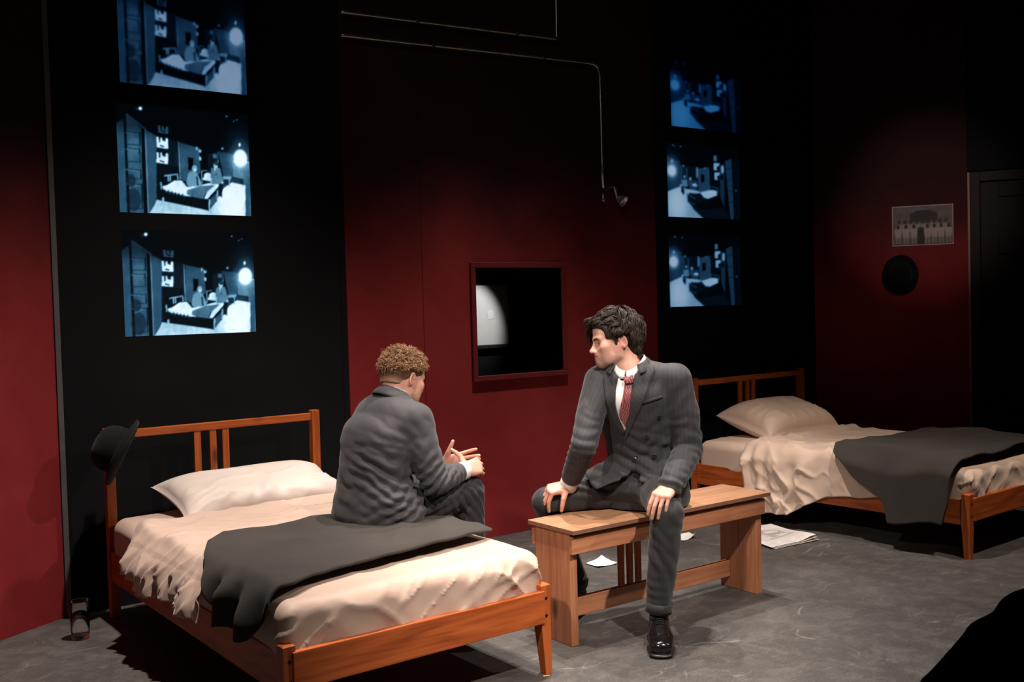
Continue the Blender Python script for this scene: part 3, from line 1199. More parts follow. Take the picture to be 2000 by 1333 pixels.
# ---------------------------------------------------------------- people
M_SKIN = vcol('skin', 0.48, 0.12)
M_HAIR = vcol('hair_strands', 0.55, 0, 0, 0.3)
M_EYE = vcol('eyeball', 0.15, 0, 0, 0.6)
M_WHITE = fabric('white_shirt_cotton', (0.80, 0.78, 0.76), (0.72, 0.70, 0.69), 0.75, 900, 0.1, 0.05)
M_SUIT1 = stripe_suit('charcoal_suit', (0.040, 0.0365, 0.041), (0.085, 0.08, 0.088), 0.017, 0.05, 0.08)
M_SUIT2 = stripe_suit('pinstriped_charcoal_suit', (0.028, 0.0262, 0.029), (0.085, 0.08, 0.084), 0.0185, 0.05, 0.24)
M_TROUS = stripe_suit('dark_trousers', (0.022, 0.0205, 0.022), (0.05, 0.047, 0.05), 0.018, 0.05, 0.15)
M_LINING = fabric('lapel_wool', (0.028, 0.0262, 0.028), (0.023, 0.0215, 0.023), 0.75, 800, 0.1, 0.1)
M_SHOE = plain('black_polished_leather', (0.006, 0.0055, 0.006), 0.16, 0, 0.6, 0.2, 40)
M_SOLE = plain('shoe_sole', (0.016, 0.012, 0.010), 0.4)
M_BUTTON = plain('black_button', (0.012, 0.011, 0.012), 0.25)
M_SOCK = fabric('black_sock', (0.008, 0.008, 0.009))


def tie_mat():
    t = NT('maroon_patterned_tie')
    v = t.coords('Object', (1, 1, 1))
    w = t.n('ShaderNodeTexWave')
    w.inputs['Scale'].default_value = 55
    w.inputs['Distortion'].default_value = 7
    w.inputs['Detail'].default_value = 3
    t.l(v, w.inputs['Vector'])
    t.color(t.ramp(w.outputs['Fac'], [(0.35, (0.13, 0.018, 0.024)), (0.6, (0.20, 0.035, 0.042)), (0.85, (0.34, 0.10, 0.10))]))
    t.set(Roughness=0.45, Specular_IOR_Level=0.5, Sheen_Weight=0.2)
    return t.m


M_TIE = tie_mat()


def frame_from(fwd, up=(0, 0, 1), roll=0.0):
    f = nrm(fwd)
    r = nrm(np.cross(f, np.asarray(up, float)))
    u = np.cross(r, f)
    c, s = math.cos(roll), math.sin(roll)
    r, u = c * r + s * u, -s * r + c * u
    return np.stack([r, f, u], 1)     # columns: right, forward, up


def add_head(F, o, M, s=1.0, neck_to=None, neck_r=0.06):
    def W(p):
        p = np.array(p, float)
        if p[2] < -0.025 and p[1] > 0.0:
            p[2] = -0.025 + (p[2] + 0.025) * 0.80
        return o + M @ (p * s)

    def E(c, r, k=0.012, mode=0, rot=None):
        A = M if rot is None else M @ rot
        F.ellipsoid(W(c), np.asarray(r) * s, k * s, mode, 1, A)

    def C(pts, r, k=0.012, mode=0):
        F.sweep([W(p) for p in pts], np.asarray(r) * s, k=k * s, mode=mode, tag=1)
    E((0, -0.018, 0.040), (0.073, 0.094, 0.083), 0)
    E((0, 0.028, 0.052), (0.062, 0.060, 0.060), 0.03)
    E((0, 0.034, -0.020), (0.055, 0.056, 0.064), 0.03)                       # mid face
    C([(0, 0.046, -0.045), (0, 0.064, -0.078)], [0.036, 0.022], 0.03)       # front of jaw
    for sx in (-1, 1):
        C([(sx * 0.056, -0.004, -0.020), (sx * 0.051, 0.006, -0.058), (sx * 0.030, 0.048, -0.082), (sx * 0.008, 0.070, -0.088)], [0.016, 0.017, 0.015, 0.014], 0.028)
        E((sx * 0.043, 0.060, -0.010), (0.020, 0.018, 0.016), 0.022)          # cheekbone
        E((sx * 0.033, 0.054, -0.045), (0.017, 0.019, 0.026), 0.025)
        C([(sx * 0.010, 0.084, 0.026), (sx * 0.040, 0.072, 0.027)], [0.0085, 0.007], 0.014)   # brow ridge
    E((0, 0.072, -0.050), (0.027, 0.022, 0.026), 0.02)                        # muzzle
    E((0, 0.076, -0.084), (0.018, 0.013, 0.013), 0.014)                       # chin
    C([(0, 0.084, 0.018), (0, 0.096, -0.004), (0, 0.106, -0.020)], [0.0068, 0.0075, 0.0092], 0.010)
    E((0, 0.107, -0.022), (0.0095, 0.0095, 0.0085), 0.006)
    for sx in (-1, 1):
        E((sx * 0.0105, 0.096, -0.026), (0.0068, 0.009, 0.0068), 0.006)
        E((sx * 0.006, 0.101, -0.0315), (0.003, 0.005, 0.003), 0.003, 1)      # nostril
        E((sx * 0.031, 0.090, 0.006), (0.017, 0.013, 0.0105), 0.014, 1)       # socket
        E((sx * 0.031, 0.066, 0.006), (0.0145, 0.0135, 0.0125), 0.004)       # lids over the ball
        E((sx * 0.031, 0.0835, 0.0035), (0.0105, 0.006, 0.0035), 0.002, 1)    # eye opening
    C([(-0.020, 0.086, -0.0475), (-0.006, 0.0935, -0.0445), (0.006, 0.0935, -0.0445), (0.020, 0.086, -0.0475)], [0.003, 0.0052, 0.0052, 0.003], 0.006)
    C([(-0.018, 0.086, -0.0545), (0, 0.0925, -0.057), (0.018, 0.086, -0.0545)], [0.003, 0.0062, 0.003], 0.006)
    C([(-0.021, 0.092, -0.0505), (0, 0.100, -0.0505), (0.021, 0.092, -0.0505)], [0.0012, 0.0016, 0.0012], 0.003, 1)
    # ears
    for sx in (-1, 1):
        a = 0.30 * sx
        rot = np.array([[math.cos(a), -math.sin(a), 0], [math.sin(a), math.cos(a), 0], [0, 0, 1]])
        t = -0.22
        rx = np.array([[1, 0, 0], [0, math.cos(t), -math.sin(t)], [0, math.sin(t), math.cos(t)]])
        R = rot @ rx
        c0 = np.array([sx * 0.0745, -0.014, 0.002])
        E(c0, (0.0055, 0.0145, 0.0255), 0.006, 0, R)
        pts = [c0 + R @ np.array([sx * 0.004, 0.0145 * math.cos(q), 0.0250 * math.sin(q)]) for q in np.linspace(0.35, 4.6, 9)]
        C(pts, 0.0036, 0.004)
        E(c0 + R @ np.array([sx * 0.006, 0.003, -0.002]), (0.005, 0.008, 0.014), 0.004, 1, R)
        E(c0 + R @ np.array([sx * 0.001, 0.004, -0.022]), (0.005, 0.008, 0.008), 0.005, 0, R)
    if neck_to is not None:
        a = W((0, -0.030, -0.030))
        b = np.asarray(neck_to, float)
        F.sweep([a, a * 0.5 + b * 0.5, b], [0.052 * s, neck_r * 0.93, neck_r * 1.08], [0.058 * s, neck_r, neck_r * 1.0], M[:, 0], 0.025, 0, 1)
    return W


def head_colors(P, o, M, s, base, lip, brow, stub, ear):
    q = ((P - o) @ M) / s
    x, y, z = q[:, 0], q[:, 1], q[:, 2]
    ax = np.abs(x)
    c = np.tile(np.asarray(base, float), (len(P), 1))

    def put(w, col):
        nonlocal c
        w = np.clip(w, 0, 1)[:, None]
        c = c * (1 - w) + np.asarray(col) * w
    face = (y > 0.02) & (z > -0.12) & (z < 0.1)
    put(np.exp(-((z + 0.03) / 0.022) ** 2 - ((ax - 0.045) / 0.02) ** 2) * 0.35 * face, ear)
    put(np.exp(-((z + 0.022) / 0.012) ** 2 - (ax / 0.016) ** 2) * 0.3 * (y > 0.09), ear)
    j = smooth01(-z, 0.030, 0.048) * smooth01(y, -0.02, 0.02) * (z > -0.125)
    put(j * 0.42, stub)
    put((smooth01(y, 0.086, 0.089) * np.exp(-((z + 0.0458) / 0.0078) ** 4) * (ax < 0.023)) * 0.8, lip)
    put(((ax > 0.070) & (np.abs(z) < 0.05) & (np.abs(y + 0.014) < 0.03)) * 0.55, ear)
    put(np.exp(-((z - 0.004) / 0.007) ** 2 - ((ax - 0.031) / 0.013) ** 2) * 0.35 * (y > 0.05), ear)
    # hands are a little ruddier than the face
    put((np.linalg.norm(P - o, axis=1) > 0.3) * (0.55 + 0.45 * vnoise(P, 55, 4)), (base[0] * 0.93, base[1] * 0.83, base[2] * 0.80))
    return c


def add_hand(F, wrist, d, n, th, curl, spread=(8, 2, -4, -10), thumb=((0.55, 0.75, -0.25), (0.8, 0.5, -0.3), (0.9, 0.3, -0.3)), s=1.0, kn=None):
    """d: towards fingers, n: back of hand, th: towards the thumb side"""
    d = nrm(d)
    n = nrm(np.asarray(n, float) - (np.asarray(n, float) @ d) * d)
    t0 = np.cross(d, n)
    th = t0 if t0 @ np.asarray(th, float) > 0 else -t0
    w = np.asarray(wrist, float)
    lens = [(0.043, 0.026, 0.021), (0.047, 0.030, 0.023), (0.044, 0.028, 0.022), (0.035, 0.021, 0.019)]
    rad = [(0.0098, 0.0088, 0.0080, 0.0068), (0.0100, 0.0090, 0.0082, 0.0070), (0.0096, 0.0086, 0.0078, 0.0067), (0.0086, 0.0076, 0.0070, 0.0060)]
    bx = [0.030, 0.0100, -0.0105, -0.0295]
    by = [0.088, 0.092, 0.087, 0.078]
    for i in range(4):
        k = w + s * (by[i] * d + bx[i] * th)
        F.sweep([w + s * (0.012 * d + bx[i] * 0.55 * th), k], [0.0135 * s, 0.0112 * s], k=0.016 * s, tag=2)
    F.ellipsoid(w + s * (0.050 * d - 0.004 * n), np.array([0.036, 0.045, 0.0125]) * s, 0.014 * s, 0, 2, np.stack([th, d, n], 1))
    tips = []
    for i in range(4):
        k = w + s * (by[i] * d + bx[i] * th)
        a = math.radians(spread[i])
        d0 = math.cos(a) * d + math.sin(a) * th
        p = k
        pts = [p]
        ang = 0.0
        for j in range(3):
            ang += math.radians(curl[i][j])
            p = p + s * lens[i][j] * (math.cos(ang) * d0 - math.sin(ang) * n)
            pts.append(p)
        F.sweep(pts, np.array(rad[i]) * s, k=0.0045 * s, tag=2)
        tips.append(p)
    p = w + s * (0.022 * d + 0.024 * th - 0.006 * n)
    pts = [p]
    for L, v in zip((0.043, 0.030, 0.023), thumb):
        v = nrm(v)
        p = p + s * L * (v[0] * d + v[1] * th + v[2] * n)
        pts.append(p)
    F.sweep(pts, np.array([0.0150, 0.0115, 0.0098, 0.0078]) * s, k=0.013 * s, tag=2)
    return tips


def folds(v, n, specs):
    """cloth creases: (centre, radius, crease normal, wavelength, amplitude, seed)"""
    d = np.zeros(len(v))
    for c, r, ax, lam, amp, sd in specs:
        q = v - np.asarray(c, float)
        w = np.exp(-((q * q).sum(1)) / (r * r))
        s = w > 0.02
        if not s.any():
            continue
        ax = nrm(ax)
        ph = (q[s] @ ax) / lam + 1.1 * (vnoise(v[s], 8.0, sd) - 0.5) + 0.4 * (vnoise(v[s], 22.0, sd + 1) - 0.5)
        g = 1 - np.abs(2 * (ph - np.floor(ph)) - 1)
        g = (g * g * (3 - 2 * g)) ** 0.8
        d[s] += amp * w[s] * (g - 0.5) * (0.4 + 1.2 * vnoise(v[s], 6.0, sd + 2))
    return v + n * d[:, None]


def strip_on(bvh, A, B, O, ex, ey, cast, n_along, n_across, off, thick, back=0.35):
    """a strip between two (s,h) polylines, laid on a surface by rays along cast"""
    A = np.asarray(A, float)
    B = np.asarray(B, float)

    def res(P):
        L = np.concatenate([[0], np.cumsum(np.linalg.norm(np.diff(P, axis=0), axis=1))])
        t = np.linspace(0, L[-1], n_along)
        return np.stack([np.interp(t, L, P[:, 0]), np.interp(t, L, P[:, 1])], 1)
    A, B = res(A), res(B)
    G = np.zeros((n_along, n_across, 3))
    miss = []
    O = np.asarray(O, float)
    for j in range(n_across):
        t = j / (n_across - 1)
        S = A * (1 - t) + B * t
        for i in range(n_along):
            p = O + ex * S[i, 0] + ey * S[i, 1] - cast * back
            h = bvh.ray_cast(Vector(p), Vector(cast), 1.0)
            if h[0] is None:
                miss.append((i, j))
                G[i, j] = np.nan
            else:
                G[i, j] = np.array(h[0]) - cast * off
    if miss:
        ok = ~np.isnan(G[..., 0])
        depth = ((G - (O - cast * back)) * cast).sum(-1)
        md = np.nanmax(depth[ok]) if ok.any() else back
        for i, j in miss:
            t = j / (n_across - 1)
            S = A[i] * (1 - t) + B[i] * t
            near = [(abs(i - a) + abs(j - b), depth[a, b]) for a, b in zip(*np.where(ok))]
            dd = min(near)[1] if near else back
            G[i, j] = O + ex * S[0] + ey * S[1] + cast * (dd - back)
    for _ in range(2):
        G[1:-1] = 0.5 * G[1:-1] + 0.25 * (G[2:] + G[:-2])
    return sheet(G, thick)


def band(center, M, th0, th1, r_top, r_bot, z_top, z_bot, thick, n=48, m=5, squash=1.0):
    """collar band; theta 0 = front; functions of theta allowed"""
    fn = lambda x: x if callable(x) else (lambda t: x)
    r_top, r_bot, z_top, z_bot = map(fn, (r_top, r_bot, z_top, z_bot))
    G = np.zeros((n, m, 3))
    for i, t in enumerate(np.linspace(th0, th1, n)):
        for j in range(m):
            k = j / (m - 1)
            r = r_top(t) * (1 - k) + r_bot(t) * k + 0.006 * math.sin(math.pi * k)
            z = z_top(t) * (1 - k) + z_bot(t) * k
            G[i, j] = center + M @ np.array([math.sin(t) * r, math.cos(t) * r * squash, z])
    return sheet(G, thick)


def shoe_parts(F, heel, fwd, s=1.0, z=0.0):
    fwd = nrm([fwd[0], fwd[1], 0])
    lat = np.array([fwd[1], -fwd[0], 0])

    def W(y, zz, x=0.0):
        return np.array([heel[0], heel[1], z]) + s * (fwd * y + lat * x + np.array([0, 0, zz]))
    F.sweep([W(0.035, 0.048), W(0.11, 0.056), W(0.185, 0.046), W(0.262, 0.036)], np.array([0.036, 0.038, 0.051, 0.043]) * s, np.array([0.040, 0.044, 0.034, 0.028]) * s, lat, 0, 0, 1)
    F.sweep([W(0.045, 0.055), W(0.052, 0.115)], np.array([0.036, 0.037]) * s, np.array([0.045, 0.048]) * s, lat, 0.02, 0, 1)
    F.sweep([W(0.09, 0.075), W(0.16, 0.064)], 0.022 * s, k=0.02, tag=1)
    F.box(W(0.13, -0.03 + 0.012), (0.3, 0.3, 0.03), None, 0.001, 0, 1)       # trimmed flat under the upper
    return W


def make_shoe(parent, origin, heel, fwd, s=1.0, laces=True, z=0.0):
    F = Field()
    W = shoe_parts(F, heel, fwd, s, z)
    v, q = F.mesh(0.0032)
    sh = from_arrays('shoe', v, q, M_SHOE, parent, origin)
    S = Field()
    lat = np.array([nrm([fwd[0], fwd[1], 0])[1], -nrm([fwd[0], fwd[1], 0])[0], 0])
    S.sweep([W(0.035, 0.010), W(0.11, 0.010), W(0.188, 0.009), W(0.262, 0.010)], np.array([0.038, 0.037, 0.054, 0.046]) * s, np.array([0.012, 0.011, 0.010, 0.010]) * s, lat, 0, 0, 1, n=2.2, cap=0.034 * s)
    v, q = S.mesh(0.0035)
    from_arrays('sole', v, q, M_SOLE, sh, origin)
    # toe cap seam and laces
    bv = BVHTree.FromPolygons([tuple(x) for x in (np.array(sh.data.vertices[i].co) for i in range(len(sh.data.vertices)))], [tuple(p.vertices) for p in sh.data.polygons])

    def on(y, x, off=0.0015):
        p = W(y, 0.25, x) - np.asarray(origin)
        h = bv.ray_cast(Vector(p), Vector((0, 0, -1)), 1.0)
        return None if h[0] is None else np.array(h[0]) + np.array([0, 0, off])
    if laces:
        seam = [on(0.222 - 0.006 * abs(x / 0.03), x) for x in np.linspace(-0.040, 0.040, 13)]
        seam = [p for p in seam if p is not None]
        v, f = tube(seam, 0.0014, 6)
        from_arrays('toe_cap_seam', v, f, M_SHOE, sh)
        for i in range(5):
            y = 0.095 + i * 0.016
            pts = [on(y + 0.004 * math.copysign(1, x) * ((-1) ** i) * 0, x, 0.003) for x in np.linspace(-0.016, 0.016, 7)]
            pts = [p for p in pts if p is not None]
            if len(pts) > 3:
                v, f = tube(pts, 0.0022, 6)
                from_arrays('lace', v, f, M_SOCK, sh)
    return sh


def hair_cap(o, M, s, front_y, low_z, grow, nape=-0.075, side=0.03):
    """scalp volume for hair with a hairline"""
    F = Field()

    def W(p):
        return o + M @ (np.asarray(p, float) * s)
    F.ellipsoid(W((0, -0.018, 0.042)), np.array([0.075 + grow, 0.096 + grow, 0.084 + grow]) * s, 0, 0, 1, M)
    F.ellipsoid(W((0, 0.028, 0.054)), np.array([0.063 + grow, 0.061 + grow, 0.060 + grow]) * s, 0.02 * s, 0, 1, M)
    F.ellipsoid(W((0, -0.062, -0.030)), np.array([0.050 + grow, 0.036 + grow, 0.055]) * s, 0.02 * s, 0, 1, M)
    F.box(W((0, 0.14 + front_y, -0.05)), np.array([0.2, 0.14, 0.12]) * s, M, 0.03 * s, 0.012 * s, 1)   # face opening below the fringe
    F.box(W((0, 0.10, low_z - 0.15)), np.array([0.2, 0.118, 0.15]) * s, M, 0.02 * s, 0.012 * s, 1)      # clears ears and cheeks
    F.box(W((0, -0.1, nape - 0.1)), np.array([0.2, 0.2, 0.1]) * s, M, 0.005, 0.008, 1)
    return F
def A3(*p):
    return np.array(p, float)


def finish_cloth(F, h, specs, stripe_fn, it=1):
    v, q = F.mesh(h)
    v = relax(v, q, it, 0.5)
    n = vert_normals(v, q)
    st = stripe_fn(v)
    v = folds(v, n, specs)
    v = v + n * (fbm(v, 18, 77, 2) * 0.0022)[:, None]
    v = relax(v, q, 1, 0.35)
    return v, q, st


def limb_lat(P, a, b, ref):
    """linear coordinate across a limb, so stripes run along it"""
    w = nrm(np.asarray(b) - np.asarray(a))
    r = np.asarray(ref, float)
    r = nrm(r - (r @ w) * w)
    return (P - np.asarray(a)) @ r


def cuff(name, parent, origin, wrist, elbow, r, material, length=0.03, back=0.012, squash=1.0):
    w = nrm(np.asarray(wrist) - np.asarray(elbow))
    a = np.asarray(wrist) - w * back
    a1 = nrm(np.cross(w, [0.3, 0.2, 1.0]))
    a2 = np.cross(w, a1)
    rings = []
    for (t, rr) in ((0.0, r - 0.003), (0.0, r), (length * 0.5, r * 1.01), (length, r), (length, r - 0.004), (0.004, r - 0.005)):
        th = np.arange(28) * 2 * math.pi / 28
        rings.append(a + w * t + (np.cos(th)[:, None] * a1 + np.sin(th)[:, None] * a2 * squash) * rr)
    v, f = loft(rings, True, False)
    return from_arrays(name, v, f, material, parent, origin)


def bvh_of(v, q):
    return BVHTree.FromPolygons([tuple(x) for x in v], [tuple(int(i) for i in x) for x in q])


# ======================================================= man on the bench (faces the camera, head turned to his right)
def man_on_bench():
    base = A3(3.08, 3.34, 0.0)
    skin = Field()
    fh = nrm([-0.880, 0.470, 0])
    p = math.radians(7)
    fwd = A3(fh[0] * math.cos(p), fh[1] * math.cos(p), -math.sin(p))
    M = frame_from(fwd, (0, 0, 1), math.radians(-4))
    s = 1.04
    ear = A3(2.926, 3.268, 1.236)
    o = ear - M @ (A3(-0.078, -0.014, 0.0) * s)
    neck = A3(2.990, 3.302, 1.105)
    W = add_head(skin, o, M, s, neck - A3(0, 0, 0.03), 0.060)
    shR, elR, wrR = A3(2.915, 3.415, 1.060), A3(2.748, 3.335, 0.797), A3(2.775, 3.480, 0.609)
    shL, elL, wrL = A3(3.112, 3.150, 1.066), A3(3.162, 3.128, 0.757), A3(2.942, 3.024, 0.637)
    hipR, knR, anR = A3(3.03, 3.43, 0.578), A3(2.722, 3.565, 0.530), A3(2.93, 3.63, 0.12)
    hipL, knL, anL = A3(3.10, 3.27, 0.585), A3(2.912, 3.012, 0.535), A3(2.895, 3.055, 0.11)
    # inner body, one surface with head and hands
    skin.sweep([A3(3.09, 3.36, 0.58), A3(3.08, 3.34, 0.80), A3(3.02, 3.31, 1.0), neck], [0.10, 0.09, 0.10, 0.05], k=0.03)
    for a, b, c in ((shR, elR, wrR), (shL, elL, wrL)):
        skin.sweep([A3(3.0, 3.29, 1.0), a - A3(0, 0, .02), b, c], [0.04, 0.042, 0.036, 0.026], k=0.02)
    for a, b, c in ((hipR, knR, anR), (hipL, knL, anL)):
        skin.sweep([A3(3.09, 3.36, 0.58), a, b, c], [0.06, 0.055, 0.045, 0.03], k=0.02)
    r_, u_, f_ = _R, _U, _f
    # left hand over the left knee, fingers hanging down in front of it
    dL = nrm(A3(2.846, 2.984, 0.612) - wrL)
    add_hand(skin, wrL, dL, A3(-0.25, -0.35, 0.9), -r_, [(48, 24, 12), (46, 24, 12), (48, 24, 12), (50, 26, 14)],
             (5, 1, -2, -7), ((0.75, 0.35, -0.55), (0.75, 0.1, -0.65), (0.7, 0.0, -0.7)), 1.0)
    # right hand on the right knee, fingers wrapping down over it
    dR = nrm(A3(2.672, 3.516, 0.590) - wrR)
    add_hand(skin, wrR, dR, A3(-0.1, -0.30, 0.95), -f_ - 0.2 * u_, [(62, 22, 8), (58, 26, 10), (52, 30, 12), (48, 34, 14)],
             (6, 1, -3, -8), ((0.55, 0.62, -0.55), (0.35, 0.25, -0.9), (0.25, 0.05, -0.95)), 1.0)
    v, q = skin.mesh(0.0026)
    v = relax(v, q, 1, 0.25)
    fbv = bvh_of(v, q)

    def on_face(x, z, off):
        d0 = M @ A3(0, 1, 0)
        h_ = fbv.ray_cast(Vector(o + M @ (A3(x, 0.2, z) * s)), Vector(-d0), 0.4)
        return np.array(h_[0]) + d0 * off

    col = head_colors(v, o, M, s, (0.66, 0.36, 0.275), (0.50, 0.15, 0.13), (0.03, 0.02, 0.015), (0.38, 0.24, 0.19), (0.60, 0.24, 0.19))
    body = from_arrays('person', v, q, M_SKIN, None, base, attrs={'col': ('FLOAT_COLOR', col)})
    tag(body, 'dark-haired man in pinstriped suit and maroon tie sitting astride bench', 'person')
    # eyes, brows
    for sx in (-1, 1):
        e = Field()
        c = W((sx * 0.031, 0.0665, 0.0055))
        e.ellipsoid(c, 0.0120 * s, tag=1)
        v, q = e.mesh(0.0016)
        dd = (v - c) / np.linalg.norm(v - c, axis=1)[:, None]
        look = nrm(M @ A3(0.0, 1, -0.10))
        a = dd @ look
        cc = np.where((a > 0.93)[:, None], (0.02, 0.012, 0.008), np.where((a > 0.86)[:, None], (0.10, 0.06, 0.035), (0.62, 0.55, 0.52)))
        from_arrays('eye', v, q, M_EYE, body, base, attrs={'col': ('FLOAT_COLOR', cc)})
        pts = [on_face(sx * x, z, 0.0012) for x, z in ((0.013, 0.0225), (0.022, 0.0262), (0.031, 0.0280), (0.039, 0.0268), (0.046, 0.0235))]
        vv, ff = tube(catmull(pts, 4), np.interp(np.linspace(0, 1, 17), [0, .2, .6, 1], [0.0022, 0.0036, 0.0032, 0.0012]), 6, M[:, 2], 1.0)
        from_arrays('eyebrow', vv, ff, M_HAIR, body, base, attrs={'col': ('FLOAT_COLOR', np.tile((0.022, 0.014, 0.010), (len(vv), 1)))})
        pts = [W((sx * x, y, z)) for x, y, z in ((0.0195, 0.0775, 0.0055), (0.026, 0.0800, 0.0082), (0.031, 0.0805, 0.0088), (0.036, 0.0790, 0.0080), (0.0430, 0.0740, 0.0045))]
        vv, ff = tube(catmull(pts, 4), np.interp(np.linspace(0, 1, 17), [0, .5, 1], [0.0007, 0.0013, 0.0008]), 6, M[:, 2])
        from_arrays('eyelash', vv, ff, M_HAIR, body, base, attrs={'col': ('FLOAT_COLOR', np.tile(np.array((0.022, 0.014, 0.010)) * 0.6, (len(vv), 1)))})
    # hair: scalp volume plus swept locks
    C = hair_cap(o, M, s, 0.056, 0.014, 0.008, -0.075)
    W0 = lambda p: o + M @ (np.asarray(p, float) * s)
    C.ellipsoid(W0((0, -0.018, 0.062)), np.array([0.068, 0.082, 0.082]) * s, 0.02, 0, 1, M)
    # sideburns
    for sx in (-1, 1):
        C.sweep([W((sx * 0.068, 0.018, 0.045)), W((sx * 0.070, 0.014, 0.010)), W((sx * 0.067, 0.014, -0.010))], [0.013, 0.010, 0.006], [0.007, 0.006, 0.004], M[:, 1], 0.008)
    hv, hq = C.mesh(0.004)
    hv = relax(hv, hq, 2, 0.5)
    parts = [(hv, hq.tolist())]
    cols = [np.tile((0.022, 0.014, 0.010), (len(hv), 1))]
    rng = random.Random(5)
    bv = bvh_of(hv, hq)
    whorl = A3(0.010, -0.045, 0.125)
    C2 = A3(0.026, 0.0165, 0.0115)
    made = 0
    tries = 0
    while made < 560 and tries < 12000:
        tries += 1
        th = rng.uniform(0, 2 * math.pi)
        zz = rng.uniform(-0.45, 1)
        rr = math.sqrt(max(0, 1 - zz * zz))
        dirv = A3(rr * math.cos(th), rr * math.sin(th), zz)
        hit = bv.ray_cast(Vector(W0(dirv * 0.3 + A3(0, -0.01, 0.04))), Vector(-(M @ dirv)), 0.5)
        if hit[0] is None:
            continue
        root = ((np.array(hit[0]) - o) @ M) / s
        if root[1] > 0.075 and root[2] < 0.05:
            continue
        nl = nrm(root - A3(0, -0.01, 0.035))
        flow = root - whorl + A3(0, 0, -0.035)
        if root[2] > 0.07 and root[1] > -0.02:
            flow = A3(0.25 * flow[0] + 0.05, 0.11, -0.005)     # top swept forward into a fringe
        if root[2] < 0.045 and root[1] < 0.03:
            flow = flow + A3(0, -0.07, -0.05)                    # sides swept back and down
        flow0 = nrm(flow - (flow @ nl) * nl)
        L0 = rng.uniform(0.045, 0.078) if root[2] > 0.0 else rng.uniform(0.03, 0.05)
        lift0 = rng.uniform(0.003, 0.010) + (0.007 if root[2] > 0.08 else 0)
        ph = rng.uniform(0, 6)
        bcl = rng.uniform(0.65, 1.6)
        got = False
        side0 = np.cross(nl, flow0)
        for kst in range(6):
            jit = rng.uniform(-0.006, 0.006)
            pcur = root + nl * 0.0005 + side0 * jit + flow0 * rng.uniform(-0.006, 0.006)
            flow = nrm(flow0 - side0 * jit * 18 + side0 * rng.uniform(-.10, .10))
            L = L0 * rng.uniform(0.8, 1.12)
            lift = lift0 * rng.uniform(0.55, 1.15)
            pts = []
            for i in range(8):
                t = i / 7
                lim = 0.022 if pcur[1] < 0.022 else 0.022 + (pcur[1] - 0.022) * 1.10
                if abs(pcur[0]) > 0.04 and pcur[1] > -0.044 and pcur[2] < lim and not (root[0] > 0.0 and root[1] > 0.05 and root[2] > 0.07):
                    break
                if pcur[0] < 0.014 and pcur[1] > 0.045 and pcur[2] < 0.080:
                    break
                pts.append(W0(pcur + nl * lift * math.sin(math.pi * min(1, t * 1.12)) + side0 * 0.004 * math.sin(ph + t * 4.5)))
                pcur = pcur + flow * L / 7
                cc = pcur - A3(0, -0.012, 0.035)
                kk = np.sqrt((cc[0] / 0.087) ** 2 + (cc[1] / 0.112) ** 2 + (cc[2] / 0.104) ** 2)
                if kk > 1.05 and root[2] > 0 and not (root[1] > 0.04 and root[2] > 0.06):
                    pcur = A3(0, -0.012, 0.035) + cc / kk * 1.03
                flow = nrm(flow + A3(0, 0, -0.09))
            if len(pts) < 3:
                continue
            got = True
            R = rng.uniform(0.0010, 0.0021)
            tv, tf = tube(pts, np.interp(np.linspace(0, 1, len(pts)), [0, .2, .6, .85, 1], [0.6, 1, 1, .7, .1]) * R, 4, M @ nl, 0.7)
            parts.append((tv, tf))
            cols.append(np.tile(C2 * bcl * rng.uniform(.75, 1.3), (len(tv), 1)))
        made += got
    # nape hair touching the collar
    for i in range(190):
        x = rng.uniform(-0.056, 0.056)
        r0 = A3(x, -0.088 + 0.28 * abs(x), -0.02 + rng.uniform(-0.015, 0.02))
        k1, k2 = rng.uniform(-.012, .012), rng.uniform(0.6, 1.15)
        pts = [W0(r0 + A3(k1 * t, -0.016 * t * t + 0.004 * math.sin(6 * t + i * .3), -0.062 * t * k2)) for t in np.linspace(0, 1, 6)]
        tv, tf = tube(pts, np.array([0.7, 1, 1, .9, .6, .12]) * 0.0022, 4)
        parts.append((tv, tf))
        cols.append(np.tile(C2 * rng.uniform(.6, 1.5), (len(tv), 1)))
    # forelock falling past the far temple
    for i in range(170):
        x = rng.uniform(-0.004, 0.060)
        r0 = A3(x, 0.066 + rng.uniform(-.015, .010) - 4.0 * x * x, 0.112 - 1.2 * abs(x) ** 1.3 + rng.uniform(-.006, .008))
        L = rng.uniform(0.7, 1.15)
        dn = rng.uniform(0.030, 0.062) * (1.0 if x > 0.018 else 0.35)
        pts = [W0(r0 + A3(0.012 * t, (0.058 * t - 0.014 * t * t) * L, 0.010 * t - dn * t * t)) for t in np.linspace(0, 1, 8)]
        tv, tf = tube(pts, np.array([0.7, 1, 1, 1, 1, .8, .5, .1]) * 0.0022, 4)
        parts.append((tv, tf))
        cols.append(np.tile(C2 * rng.uniform(.55, 1.45), (len(tv), 1)))
    hv, hf = join_parts(parts)
    h = from_arrays('hair', hv, hf, M_HAIR, body, base, attrs={'col': ('FLOAT_COLOR', np.concatenate(cols))})
    h['label'] = 'tousled dark brown hair'

    # jacket
    J = Field()
    lt = nrm([0.55, -0.83, 0])
    lw = nrm([0.52, -0.85, 0])
    J.sweep([A3(3.105, 3.355, 0.545), A3(3.11, 3.350, 0.68), A3(3.075, 3.335, 0.84), A3(3.025, 3.308, 0.98), A3(3.003, 3.295, 1.05)],
            [0.185, 0.150, 0.165, 0.178, 0.120], [0.135, 0.118, 0.128, 0.120, 0.080], [lw, lw, lt, lt, lt], 0, 0, 1, n=2.4)
